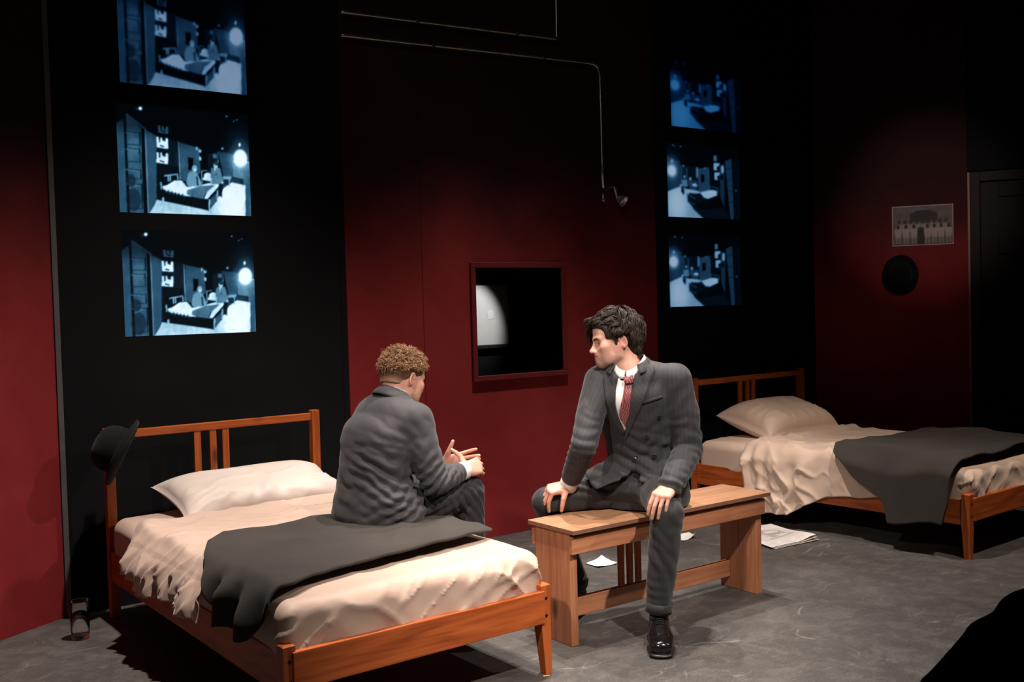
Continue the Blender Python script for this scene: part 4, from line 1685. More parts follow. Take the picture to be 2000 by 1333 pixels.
    for a in (shR, shL):
        J.sweep([A3(3.000, 3.296, 1.108), a * 0.5 + A3(3.000, 3.296, 1.108) * 0.5 + A3(0, 0, 0.004), a + A3(0, 0, 0.002)], [0.040, 0.050, 0.057], k=0.05, tag=1)
    wr_ = wrR + nrm(elR - wrR) * 0.058
    J.sweep([shR, shR * 0.5 + elR * 0.5 + A3(-.006, 0, 0), elR, elR * 0.5 + wr_ * 0.5, wr_], [0.069, 0.062, 0.056, 0.052, 0.046], k=0.022, tag=2)
    wl_ = wrL + nrm(elL - wrL) * 0.012
    J.sweep([shL, shL * 0.5 + elL * 0.5 + A3(.008, -.008, 0), elL, elL * 0.5 + wl_ * 0.5, wl_], [0.070, 0.064, 0.060, 0.058, 0.051], k=0.022, tag=3)
    # skirt of the jacket: right front lying on the thigh, left front over the lap, back over the bench
    J.sweep([A3(3.02, 3.33, 0.71), A3(2.93, 3.37, 0.668), A3(2.845, 3.41, 0.632)], [0.055, 0.072, 0.066], [0.020, 0.013, 0.009], nrm([0.45, 0.62, 0.55]), 0.03, 0, 1)
    J.sweep([A3(3.05, 3.24, 0.71), A3(3.025, 3.185, 0.645), A3(3.035, 3.15, 0.60)], [0.066, 0.072, 0.060], [0.022, 0.014, 0.010], nrm([0.75, -0.60, 0.1]), 0.03, 0, 1)
    J.sweep([A3(3.13, 3.34, 0.66), A3(3.16, 3.36, 0.54)], [0.16, 0.17], [0.10, 0.11], lw, 0.04, 0, 1)
    J.box(A3(3.1, 3.35, 0.388), (0.5, 0.5, 0.105), None, 0.001, 0.004, 1)       # flat on the bench
    J.sweep([A3(2.988, 3.298, 1.095), A3(2.975, 3.29, 1.22)], [0.063, 0.072], k=0.008, mode=1)

    def stripe(P):
        tg = J.tags(P)
        sv = (P - A3(3.04, 3.33, 0)) @ lt
        a2 = np.where((P[:, 2] > elR[2])[:, None], 1, 0)
        s2 = limb_lat(P, shR, wr_, lt)
        s3 = limb_lat(P, shL, wl_, lt)
        return np.where(tg == 2, s2, np.where(tg == 3, s3, sv)) + 0.006 * (fbm(P, 5, 3, 2))
    up = A3(0, 0, 1)
    axR = nrm(elR - shR)
    axL = nrm(elL - shL)
    sp = [(elR, 0.10, axR + nrm(wrR - elR), 0.040, 0.008, 1), (shR * .5 + elR * .5, 0.10, axR * 0.6 + A3(.8, .4, 0), 0.060, 0.006, 2),
          (elL + A3(-.02, -.02, 0.01), 0.12, axL + nrm(wrL - elL), 0.044, 0.009, 3), (shL * .55 + elL * .45, 0.12, axL * 0.6 + A3(.9, -.4, 0), 0.065, 0.007, 4),
          (A3(2.97, 3.25, 0.70), 0.14, up + lt * .5, 0.045, 0.010, 5), (A3(3.05, 3.20, 0.80), 0.13, up + lt * -.8, 0.06, 0.008, 6),
          (wl_, 0.09, axL + A3(-.6, 0, 0), 0.04, 0.007, 7), (A3(2.9, 3.36, 0.66), 0.10, A3(.8, .2, .4), 0.05, 0.006, 8)]
    v, q, st = finish_cloth(J, 0.0042, sp, stripe)
    jk = from_arrays('jacket', v, q, M_SUIT2, body, base, attrs={'stripe': ('FLOAT', st)})
    jk['label'] = 'double-breasted pinstriped charcoal jacket'
    bv = bvh_of(v, q)
    O = A3(3.04, 3.33, 0)
    ex, ey = nrm([0.747, -0.664, 0]), A3(0, 0, 1)
    cast = nrm([0.664, 0.747, 0])

    def strip(name, A, B, off, th, mat_, par, na=26, nc=7, stripe_=False):
        vv, ff = strip_on(bv, A, B, O, ex, ey, cast, na, nc, off, th)
        at = {'stripe': ('FLOAT', (vv - O) @ nrm([0.60, -0.53, 0.6]))} if stripe_ else None
        return from_arrays(name, vv, ff, mat_, par, base, attrs=at)
    sL = [(-0.066, 1.115), (-0.072, 1.078), (-0.083, 1.03), (-0.086, 0.961), (-0.069, 0.898), (-0.048, 0.849)]
    sR = [(0.020, 1.125), (0.004, 1.094), (-0.009, 1.043), (-0.023, 0.96), (-0.037, 0.877), (-0.047, 0.846)]
    shirt = strip('shirt', sL, sR, 0.003, 0.004, M_WHITE, body, 30, 9)
    tl = [(-0.041, 1.064), (-0.05, 1.002), (-0.066, 0.943), (-0.069, 0.912), (-0.046, 0.873)]
    trr = [(-0.010, 1.074), (-0.017, 1.008), (-0.025, 0.939), (-0.031, 0.908), (-0.044, 0.872)]
    tie = strip('tie', tl, trr, 0.010, 0.006, M_TIE, body, 26, 7)
    tie['label'] = 'patterned maroon tie'
    strip('tie_knot', [(-0.050, 1.094), (-0.047, 1.080), (-0.040, 1.056)], [(-0.008, 1.096), (-0.006, 1.080), (-0.010, 1.058)], 0.016, 0.014, M_TIE, tie, 8, 6)
    strip('lapel', [(0.030, 1.130), (0.0, 1.094), (-0.011, 1.043), (-0.024, 0.96), (-0.04, 0.877), (-0.049, 0.808)],
          [(0.078, 1.135), (0.092, 1.118), (0.072, 1.076), (0.043, 1.0), (-0.0, 0.911), (-0.047, 0.802)], 0.008, 0.005, M_SUIT2, jk, 34, 7, True)
    strip('lapel', [(-0.064, 1.115), (-0.070, 1.078), (-0.082, 1.03), (-0.085, 0.961), (-0.069, 0.898), (-0.046, 0.846)],
          [(-0.105, 1.125), (-0.128, 1.097), (-0.133, 1.079), (-0.126, 0.989), (-0.102, 0.906), (-0.053, 0.832)], 0.008, 0.005, M_SUIT2, jk, 30, 7, True)
    strip('pocket_welt', [(0.031, 0.980), (0.114, 1.004)], [(0.033, 0.968), (0.117, 0.994)], 0.003, 0.004, M_LINING, jk, 14, 3)
    for bs in ((0.100, 0.911), (0.049, 0.822), (0.078, 0.736), (-0.002, 0.731), (-0.130, 0.91)):
        hit = bv.ray_cast(Vector(O + ex * bs[0] + ey * bs[1] - cast * 0.35), Vector(cast), 1.0)
        if hit[0] is None:
            continue
        nn = np.array(hit[1])
        if nn @ cast > 0:
            nn = -nn
        a1 = nrm(np.cross(nn, [0, 0, 1]))
        a2 = np.cross(nn, a1)
        pv, pf = lathe([(0.0, 0.0), (0.0095, 0.0), (0.0105, 0.002), (0.0095, 0.0042), (0.0075, 0.0034), (0.0, 0.0032)], 16)
        pv = np.array(hit[0]) + pv[:, :1] * a1 + pv[:, 1:2] * a2 + pv[:, 2:] * nn
        from_arrays('button', pv, pf, M_BUTTON, jk, base)
    for k in range(3):       # sleeve buttons
        pv, pf = lathe([(0.0, 0.0), (0.006, 0.0), (0.0065, 0.002), (0.0, 0.003)], 12)
        c = wl_ + nrm(elL - wl_) * (0.02 + 0.013 * k) + _R * 0.046 - _f * 0.022
        nn = nrm(_R * 0.85 - _f * 0.5)
        a1 = nrm(np.cross(nn, [0, 0, 1]))
        a2 = np.cross(nn, a1)
        from_arrays('button', c + pv[:, :1] * a1 + pv[:, 1:2] * a2 + pv[:, 2:] * nn, pf, M_BUTTON, jk, base)
    # collars round the neck
    NM = frame_from(nrm([-0.835, -0.55, 0.0]), nrm([-0.10, -0.05, 1.0]))
    nb = A3(2.988, 3.300, 1.108)
    vv, ff = band(nb, NM, math.radians(38), math.radians(322), 0.076, lambda t: 0.098 + 0.012 * abs(math.cos(t / 1)), lambda t: 0.052 - 0.035 * max(0, math.cos(t)), lambda t: 0.012 - 0.030 * max(0, math.cos(t)), 0.006, 50, 6)
    from_arrays('collar', vv, ff, M_SUIT2, jk, base, attrs={'stripe': ('FLOAT', np.zeros(len(vv)) + 0.003)})
    vv, ff = band(nb, NM, math.radians(3), math.radians(357), 0.065, 0.076, lambda t: 0.064 - 0.062 * max(0, math.cos(t)) ** 1.3, lambda t: 0.020 - 0.064 * max(0, math.cos(t)) ** 3 + 0.016 * max(0, math.cos(t)) ** 40, 0.003, 64, 5)
    from_arrays('shirt_collar', vv, ff, M_WHITE, shirt, base)
    cuff('shirt_cuff', shirt, base, wrR, elR, 0.0395, M_WHITE, 0.050, 0.040)
    cuff('shirt_cuff', shirt, base, wrL, elL, 0.036, M_WHITE, 0.034, 0.028)

    # trousers
    T = Field()
    T.ellipsoid(A3(3.09, 3.36, 0.585), (0.150, 0.165, 0.092), 0, 0, 1)
    T.sweep([hipR, hipR * .5 + knR * .5 + A3(0, 0, .006), knR], [0.090, 0.080, 0.066], k=0.04, tag=2)
    T.sweep([knR, knR * .5 + anR * .5, anR], [0.067, 0.060, 0.052], k=0.01, tag=2)
    T.sweep([hipL, hipL * .5 + knL * .5 + A3(0, 0, .006), knL], [0.092, 0.082, 0.067], k=0.04, tag=3)
    T.sweep([knL, knL * .5 + anL * .5, anL + A3(0, 0, 0.045)], [0.068, 0.062, 0.052], k=0.01, tag=3)
    T.box(A3(3.12, 3.36, 0.388), (0.46, 0.166, 0.105), None, 0.001, 0.004, 1)

    def tstripe(P):
        tg = T.tags(P)
        return np.where(tg == 2, limb_lat(P, hipR, knR, up), np.where(tg == 3, (P @ _R), (P @ lt)))
    d1, d2 = nrm(knR - hipR), nrm(knL - hipL)
    sp = [(hipR * .5 + knR * .5 + A3(0, -.05, .03), 0.13, A3(.35, .2, .9), 0.040, 0.009, 11), (hipR, 0.13, d1 + up * .8, 0.045, 0.008, 12),
          (hipL, 0.12, d2 + A3(.3, .3, .6), 0.042, 0.009, 13), (knL + A3(0, 0, -.04), 0.09, A3(.9, -.5, .8), 0.04, 0.007, 14),
          (knL * .5 + anL * .5, 0.16, A3(.8, -.6, .25), 0.055, 0.006, 15), (anL + A3(0, 0, .12), 0.07, A3(.2, 0, 1), 0.04, 0.005, 16)]
    v, q, st = finish_cloth(T, 0.0046, sp, tstripe)
    tr_ = from_arrays('trousers', v, q, M_TROUS, body, base, attrs={'stripe': ('FLOAT', st)})
    cuff('turn_up', tr_, base, anL + A3(0, 0, 0.014), knL, 0.0548, M_TROUS, 0.042, 0.042)
    cuff('turn_up', tr_, base, anR, knR, 0.056, M_TROUS, 0.046, 0.044)
    # socks and shoes
    for an, heel, fd in ((anL, A3(2.955, 3.118, 0), A3(-0.67, -0.74, 0)), (anR, A3(2.985, 3.64, 0), A3(-0.98, 0.12, 0))):
        vv, ff = tube([an + A3(0, 0, 0.06), an + A3(0.0, 0, -0.02)], [0.040, 0.038], 20)
        from_arrays('sock', vv, ff, M_SOCK, body, base)
        make_shoe(body, base, heel, fd, 1.06)
    return body


man_on_bench()


# ======================================================= man on the bed (seen from behind, leaning on his knees)
def man_on_bed():
    base = A3(2.05, 3.86, 0.47)
    skin = Field()
    p = math.radians(17)
    fh = nrm([0.985, 0.17, 0])
    fwd = A3(fh[0] * math.cos(p), fh[1] * math.cos(p), -math.sin(p))
    M = frame_from(fwd, (0, 0, 1), math.radians(2))
    s = 1.04
    ear = A3(2.190, 3.800, 1.098)
    o = ear - M @ (A3(0.078, -0.014, 0.0) * s)
    neck = A3(2.140, 3.868, 1.000)
    W = add_head(skin, o, M, s, neck - A3(.01, 0, 0.03), 0.060)
    shR, elR, wrR = A3(2.165, 3.735, 0.928), A3(2.205, 3.665, 0.672), A3(2.392, 3.728, 0.688)
    shL, elL, wrL = A3(2.162, 4.045, 0.955), A3(2.330, 4.085, 0.690), A3(2.384, 3.892, 0.690)
    hipR, knR, anR = A3(2.06, 3.775, 0.565), A3(2.440, 3.775, 0.588), A3(2.475, 3.80, 0.10)
    hipL, knL, anL = A3(2.06, 3.955, 0.565), A3(2.445, 4.03, 0.575), A3(2.48, 4.03, 0.10)
    skin.sweep([A3(2.02, 3.87, 0.58), A3(2.04, 3.87, 0.78), A3(2.11, 3.87, 0.93), neck], [0.10, 0.09, 0.10, 0.05], k=0.03)
    for a, b, c in ((shR, elR, wrR), (shL, elL, wrL)):
        skin.sweep([A3(2.12, 3.87, 0.92), a, b, c], [0.04, 0.042, 0.036, 0.025], k=0.02)
    for a, b, c in ((hipR, knR, anR), (hipL, knL, anL)):
        skin.sweep([A3(2.04, 3.87, 0.58), a, b, c], [0.06, 0.055, 0.045, 0.03], k=0.02)
    r_, u_, f_ = _R, _U, _f
    # right hand (near): back of the hand to the camera, fingers curled
    add_hand(skin, wrR, 0.70 * r_ + 0.18 * u_ + 0.55 * f_, -f_ * 0.75 + u_ * 0.45 + r_ * 0.35, u_ - 0.6 * r_,
             [(38, 34, 18), (44, 42, 20), (46, 48, 22), (40, 40, 20)], (9, 2, -5, -14), ((0.0, 0.9, 0.05), (-0.50, 0.80, 0.1), (-0.62, 0.72, 0.1)), 0.97)
    # left hand (far): open palm to the camera, thumb up
    add_hand(skin, wrL, 0.93 * r_ + 0.28 * u_ - 0.10 * f_, f_ - 0.1 * r_, u_, [(8, 12, 6), (14, 16, 8), (34, 30, 16), (44, 34, 18)],
             (3, -3, -7, -13), ((0.62, 0.72, -0.25), (0.66, 0.76, -0.05), (0.62, 0.80, 0.05)), 1.0)
    v, q = skin.mesh(0.0026)
    v = relax(v, q, 1, 0.25)
    fbv = bvh_of(v, q)

    def on_face(x, z, off):
        d0 = M @ A3(0, 1, 0)
        h_ = fbv.ray_cast(Vector(o + M @ (A3(x, 0.2, z) * s)), Vector(-d0), 0.4)
        return np.array(h_[0]) + d0 * off

    col = head_colors(v, o, M, s, (0.70, 0.375, 0.28), (0.46, 0.15, 0.13), (0.2, 0.1, 0.06), (0.52, 0.30, 0.23), (0.64, 0.24, 0.18))
    body = from_arrays('person', v, q, M_SKIN, None, base, attrs={'col': ('FLOAT_COLOR', col)})
    tag(body, 'curly blond man in dark suit seated on front bed, back to us', 'person')
    for sx in (-1, 1):
        e = Field()
        c = W((sx * 0.031, 0.0665, 0.0055))
        e.ellipsoid(c, 0.0120 * s, tag=1)
        v, q = e.mesh(0.0020)
        dd = (v - c) / np.linalg.norm(v - c, axis=1)[:, None]
        a = dd @ nrm(M @ A3(0.0, 1, -0.10))
        cc = np.where((a > 0.93)[:, None], (0.02, 0.012, 0.008), np.where((a > 0.86)[:, None], (0.12, 0.13, 0.14), (0.62, 0.55, 0.52)))
        from_arrays('eye', v, q, M_EYE, body, base, attrs={'col': ('FLOAT_COLOR', cc)})
        pts = [on_face(sx * x, z, 0.0012) for x, z in ((0.013, 0.0225), (0.022, 0.0262), (0.031, 0.0280), (0.039, 0.0268), (0.046, 0.0235))]
        vv, ff = tube(catmull(pts, 4), np.interp(np.linspace(0, 1, 17), [0, .2, .6, 1], [0.0022, 0.0036, 0.0032, 0.0012]), 6, M[:, 2], 1.0)
        from_arrays('eyebrow', vv, ff, M_HAIR, body, base, attrs={'col': ('FLOAT_COLOR', np.tile((0.16, 0.09, 0.05), (len(vv), 1)))})
        pts = [W((sx * x, y, z)) for x, y, z in ((0.0195, 0.0775, 0.0055), (0.026, 0.0800, 0.0082), (0.031, 0.0805, 0.0088), (0.036, 0.0790, 0.0080), (0.0430, 0.0740, 0.0045))]
        vv, ff = tube(catmull(pts, 4), np.interp(np.linspace(0, 1, 17), [0, .5, 1], [0.0007, 0.0013, 0.0008]), 6, M[:, 2])
        from_arrays('eyelash', vv, ff, M_HAIR, body, base, attrs={'col': ('FLOAT_COLOR', np.tile(np.array((0.16, 0.09, 0.05)) * 0.6, (len(vv), 1)))})
    # hair: cropped sides, curls on top
    C = hair_cap(o, M, s, 0.058, 0.012, 0.0022, -0.030)
    hv, hq = C.mesh(0.004)
    hv = relax(hv, hq, 2, 0.5)
    parts = [(hv, hq.tolist())]
    lz = ((hv - o) @ M)[:, 2] / s
    k = smooth01(lz, -0.032, 0.006)[:, None]
    base_c = A3(0.46, 0.24, 0.165) * (1 - k) + A3(0.105, 0.053, 0.028) * k
    cols = [base_c * (0.7 + 0.6 * vnoise(hv, 160, 3)[:, None])]
    bv = bvh_of(hv, hq)
    rng = random.Random(11)
    made = tries = 0
    while made < 2300 and tries < 20000:
        tries += 1
        th = rng.uniform(0, 2 * math.pi)
        zz = rng.uniform(-0.2, 1)
        rr = math.sqrt(max(0, 1 - zz * zz))
        dirv = A3(rr * math.cos(th), rr * math.sin(th), zz)
        hit = bv.ray_cast(Vector(W(dirv * 0.3 + A3(0, -0.01, 0.03))), Vector(-(M @ dirv)), 0.5)
        if hit[0] is None:
            continue
        root = ((np.array(hit[0]) - o) @ M) / s
        lim = 0.040 - 0.35 * max(0, -root[1] - 0.04) + 0.30 * max(0, root[1])
        if root[2] < lim + rng.uniform(-0.008, 0.006):
            continue
        nl = nrm(root - A3(0, -0.01, 0.03))
        a1 = nrm(np.cross(nl, [rng.uniform(-1, 1), rng.uniform(-1, 1), rng.uniform(-1, 1)]))
        a2 = np.cross(nl, a1)
        grow = nrm(nl + 0.8 * A3(rng.uniform(-1, 1), rng.uniform(-.3, 1.2), rng.uniform(-.6, .3)))
        L = rng.uniform(0.008, 0.026) * (1.15 if root[2] > 0.09 else 0.8)
        R = rng.uniform(0.0025, 0.0052)
        turns = rng.uniform(0.8, 1.7)
        ph = rng.uniform(0, 6.28)
        pts = [W(root + grow * L * t + (a1 * math.cos(ph + t * turns * 6.28) + a2 * math.sin(ph + t * turns * 6.28)) * R * min(1, 3 * t + 0.3)) for t in np.linspace(0, 1, 10)]
        tv, tf = tube(pts, np.array([.8, 1, 1, 1, 1, 1, 1, .9, .7, .25]) * rng.uniform(0.0008, 0.0015), 4)
        parts.append((tv, tf))
        b = rng.uniform(0.5, 1.5)
        cols.append(np.tile(A3(0.27, 0.14, 0.072) * b, (len(tv), 1)))
        made += 1
    hv, hf = join_parts(parts)
    h = from_arrays('hair', hv, hf, M_HAIR, body, base, attrs={'col': ('FLOAT_COLOR', np.concatenate(cols))})
    h['label'] = 'short curly sandy hair'

    # jacket
    J = Field()
    lt = A3(-0.03, 0.999, 0)
    J.sweep([A3(2.025, 3.865, 0.54), A3(2.03, 3.865, 0.70), A3(2.05, 3.868, 0.84), A3(2.09, 3.872, 0.925), A3(2.125, 3.872, 0.985)],
            [0.205, 0.180, 0.190, 0.180, 0.100], [0.165, 0.135, 0.130, 0.105, 0.070], lt, 0, 0, 1, n=2.35)
    for a in (shR, shL):
        J.sweep([A3(2.128, 3.870, 0.990), A3(2.128, 3.870, 0.990) * .5 + a * .5 + A3(-.012, 0, .004), a + A3(-.006, 0, -.002)], [0.042, 0.055, 0.062], k=0.055, tag=1)
    wr_ = wrR + nrm(elR - wrR) * 0.048
    J.sweep([shR, shR * .5 + elR * .5 + A3(-.010, -.008, 0), elR, elR * .5 + wr_ * .5, wr_], [0.074, 0.068, 0.062, 0.056, 0.046], k=0.024, tag=2)
    wl_ = wrL + nrm(elL - wrL) * 0.046
    J.sweep([shL, shL * .5 + elL * .5, elL, elL * .5 + wl_ * .5, wl_], [0.072, 0.064, 0.058, 0.052, 0.045], k=0.024, tag=3)
    # tails of the jacket spread on the bed
    J.sweep([A3(2.02, 3.72, 0.60), A3(2.10, 3.70, 0.54)], [0.07, 0.085], [0.07, 0.06], A3(1, 0, 0), 0.05, 0, 1)
    J.box(A3(2.05, 3.87, 0.40), (0.5, 0.5, 0.088), None, 0.001, 0.004, 1)
    J.sweep([A3(2.140, 3.868, 1.00), A3(2.185, 3.866, 1.12)], [0.062, 0.072], k=0.008, mode=1)

    def stripe(P):
        tg = J.tags(P)
        s2 = limb_lat(P, shR, elR, A3(1, 0.3, 0))
        s3 = limb_lat(P, shL, elL, A3(1, 0.3, 0))
        return np.where(tg == 2, s2, np.where(tg == 3, s3, P @ lt)) + 0.006 * fbm(P, 5, 3, 2)
    up = A3(0, 0, 1)
    axR = nrm(elR - shR)
    back = A3(1.93, 3.80, 0)
    sp = [(A3(1.99, 3.72, 0.80), 0.10, A3(.35, -.45, 1), 0.055, 0.012, 1), (A3(2.02, 3.71, 0.68), 0.12, A3(.35, -.35, 1), 0.044, 0.015, 2),
          (A3(2.06, 3.69, 0.57), 0.12, A3(-.5, .2, 1), 0.050, 0.015, 3), (A3(1.94, 3.86, 0.66), 0.16, A3(0.2, -.3, 1), 0.075, 0.007, 4),
          (shR + A3(-.03, 0, -.05), 0.10, A3(.8, -.4, .6), 0.055, 0.006, 5), (elR + A3(0, -.02, .02), 0.10, axR + A3(.9, 0, 0), 0.036, 0.014, 6),
          (shR * .5 + elR * .5, 0.10, axR + A3(.4, 0, 0), 0.06, 0.006, 7), (wr_ * .5 + elR * .5, 0.08, wr_ - elR, 0.038, 0.006, 8)]
    v, q, st = finish_cloth(J, 0.0042, sp, stripe)
    jk = from_arrays('jacket', v, q, M_SUIT1, body, base, attrs={'stripe': ('FLOAT', st)})
    jk['label'] = 'charcoal jacket creased across the back'
    bv = bvh_of(v, q)
    O, ex, ey, cast = A3(2.06, 3.868, 0), A3(0, -1, 0), A3(0, 0, 1), nrm([-1, 0, 0.10])

    def strip(name, A, B, off, th, mat_, par):
        vv, ff = strip_on(bv, A, B, O, ex, ey, cast, 22, 7, off, th)
        return from_arrays(name, vv, ff, mat_, par, base, attrs={'stripe': ('FLOAT', np.zeros(len(vv)) + 0.003)})
    strip('shirt', [(-0.050, 0.960), (-0.046, 0.88), (-0.004, 0.755)], [(0.050, 0.960), (0.046, 0.88), (0.004, 0.755)], 0.003, 0.004, M_WHITE, body)
    strip('tie', [(-0.014, 0.955), (-0.017, 0.87), (-0.003, 0.775)], [(0.014, 0.955), (0.017, 0.87), (0.003, 0.775)], 0.009, 0.006, M_TIE, body)
    for k in (-1, 1):
        strip('lapel', [(k * 0.048, 0.965), (k * 0.044, 0.88), (k * 0.002, 0.750)], [(k * 0.095, 0.965), (k * 0.092, 0.90), (k * 0.012, 0.735)], 0.007, 0.005, M_SUIT1, jk)
    NM = frame_from(nrm([0.88, 0.0, -0.47]), nrm([0.47, 0, 0.88]))
    nb = A3(2.135, 3.868, 0.995)
    vv, ff = band(nb, NM, math.radians(42), math.radians(318), 0.074, lambda t: 0.100, lambda t: 0.052 - 0.020 * max(0, math.cos(t)), lambda t: 0.004 - 0.012 * max(0, math.cos(t)), 0.006, 50, 6)
    from_arrays('collar', vv, ff, M_SUIT1, jk, base, attrs={'stripe': ('FLOAT', np.zeros(len(vv)) + 0.003)})
    vv, ff = band(nb, NM, math.radians(14), math.radians(346), 0.064, 0.071, lambda t: 0.057 - 0.012 * max(0, math.cos(t)), lambda t: 0.010 - 0.03 * max(0, math.cos(t)) ** 3, 0.003, 60, 5)
    shirt = from_arrays('shirt_collar', vv, ff, M_WHITE, body, base)
    cuff('shirt_cuff', body, base, wrR, elR, 0.0395, M_WHITE, 0.044, 0.032)
    cuff('shirt_cuff', body, base, wrL, elL, 0.035, M_WHITE, 0.036, 0.026)
    # trousers
    T = Field()
    T.ellipsoid(A3(2.06, 3.865, 0.575), (0.14, 0.17, 0.09), 0, 0, 1)
    T.sweep([hipR, hipR * .5 + knR * .5, knR], [0.092, 0.084, 0.072], k=0.04, tag=2)
    T.sweep([knR, knR * .5 + anR * .5, anR], [0.073, 0.064, 0.056], k=0.01, tag=2)
    T.sweep([hipL, hipL * .5 + knL * .5, knL], [0.092, 0.084, 0.072], k=0.04, tag=3)
    T.sweep([knL, knL * .5 + anL * .5, anL], [0.073, 0.064, 0.056], k=0.01, tag=3)
    T.box(A3(2.0, 3.87, 0.40), (0.325, 0.5, 0.088), None, 0.001, 0.004, 1)

    def tstripe(P):
        return P @ A3(0, 1, .2)
    sp = [(hipR * .5 + knR * .5 + A3(0, -.05, 0), 0.14, A3(-.55, .2, .9), 0.045, 0.010, 11), (knR + A3(-.04, -.03, -.04), 0.10, A3(.8, 0, .6), 0.035, 0.011, 12),
          (hipR + A3(.02, -.05, 0), 0.12, A3(.8, .2, .5), 0.04, 0.009, 13)]
    v, q, st = finish_cloth(T, 0.0048, sp, tstripe)
    from_arrays('trousers', v, q, M_TROUS, body, base, attrs={'stripe': ('FLOAT', st)})
    for an, heel in ((anR, A3(2.43, 3.79, 0)), (anL, A3(2.435, 4.03, 0))):
        vv, ff = tube([an + A3(0, 0, 0.06), an + A3(0.0, 0, -0.02)], [0.040, 0.038], 20)
        from_arrays('sock', vv, ff, M_SOCK, body, base)
        make_shoe(body, base, heel, A3(1, 0.0, 0), 1.0)
    return body


man_on_bed()
# ---------------------------------------------------------------- flat pictures (projections, photograph, newspaper)
def in_poly(x, y, poly):
    poly = np.asarray(poly, float)
    c = np.zeros(x.shape, bool)
    j = len(poly) - 1
    for i in range(len(poly)):
        xi, yi = poly[i]
        xj, yj = poly[j]
        m = ((yi > y) != (yj > y)) & (x < (xj - xi) * (y - yi) / (yj - yi + 1e-12) + xi)
        c ^= m
        j = i
    return c


def seg_dist(x, y, a, b):
    ax, ay = a
    bx, by = b
    dx, dy = bx - ax, by - ay
    t = np.clip(((x - ax) * dx + (y - ay) * dy) / (dx * dx + dy * dy + 1e-9), 0, 1)
    return np.hypot(x - ax - t * dx, y - ay - t * dy)


class Pic:
    def __init__(self, x, y, bg):
        self.x, self.y = x, y
        self.g = np.full(x.shape, bg, float)

    def poly(self, pts, v, a=1.0):
        m = in_poly(self.x, self.y, pts) * a
        self.g = self.g * (1 - m) + m * v

    def ell(self, cx, cy, rx, ry, v, a=1.0):
        m = (((self.x - cx) / rx) ** 2 + ((self.y - cy) / ry) ** 2 < 1) * a
        self.g = self.g * (1 - m) + m * v

    def line(self, a, b, w, v):
        m = seg_dist(self.x, self.y, a, b) < w
        self.g = np.where(m, v, self.g)

    def glow(self, cx, cy, rx, ry, v, p=2.0):
        self.g = self.g + v * np.exp(-(((self.x - cx) / rx) ** 2 + ((self.y - cy) / ry) ** 2) ** (p / 2))


def blur(g, s):
    k = np.exp(-0.5 * (np.arange(-3 * int(s + 1), 3 * int(s + 1) + 1) / s) ** 2)
    k /= k.sum()
    r = len(k) // 2
    for ax in (0, 1):
        p = np.pad(g, [(r, r) if a == ax else (0, 0) for a in (0, 1)], mode='edge')
        g = sum(k[i] * np.take(p, np.arange(i, i + g.shape[ax]), axis=ax) for i in range(len(k)))
    return g


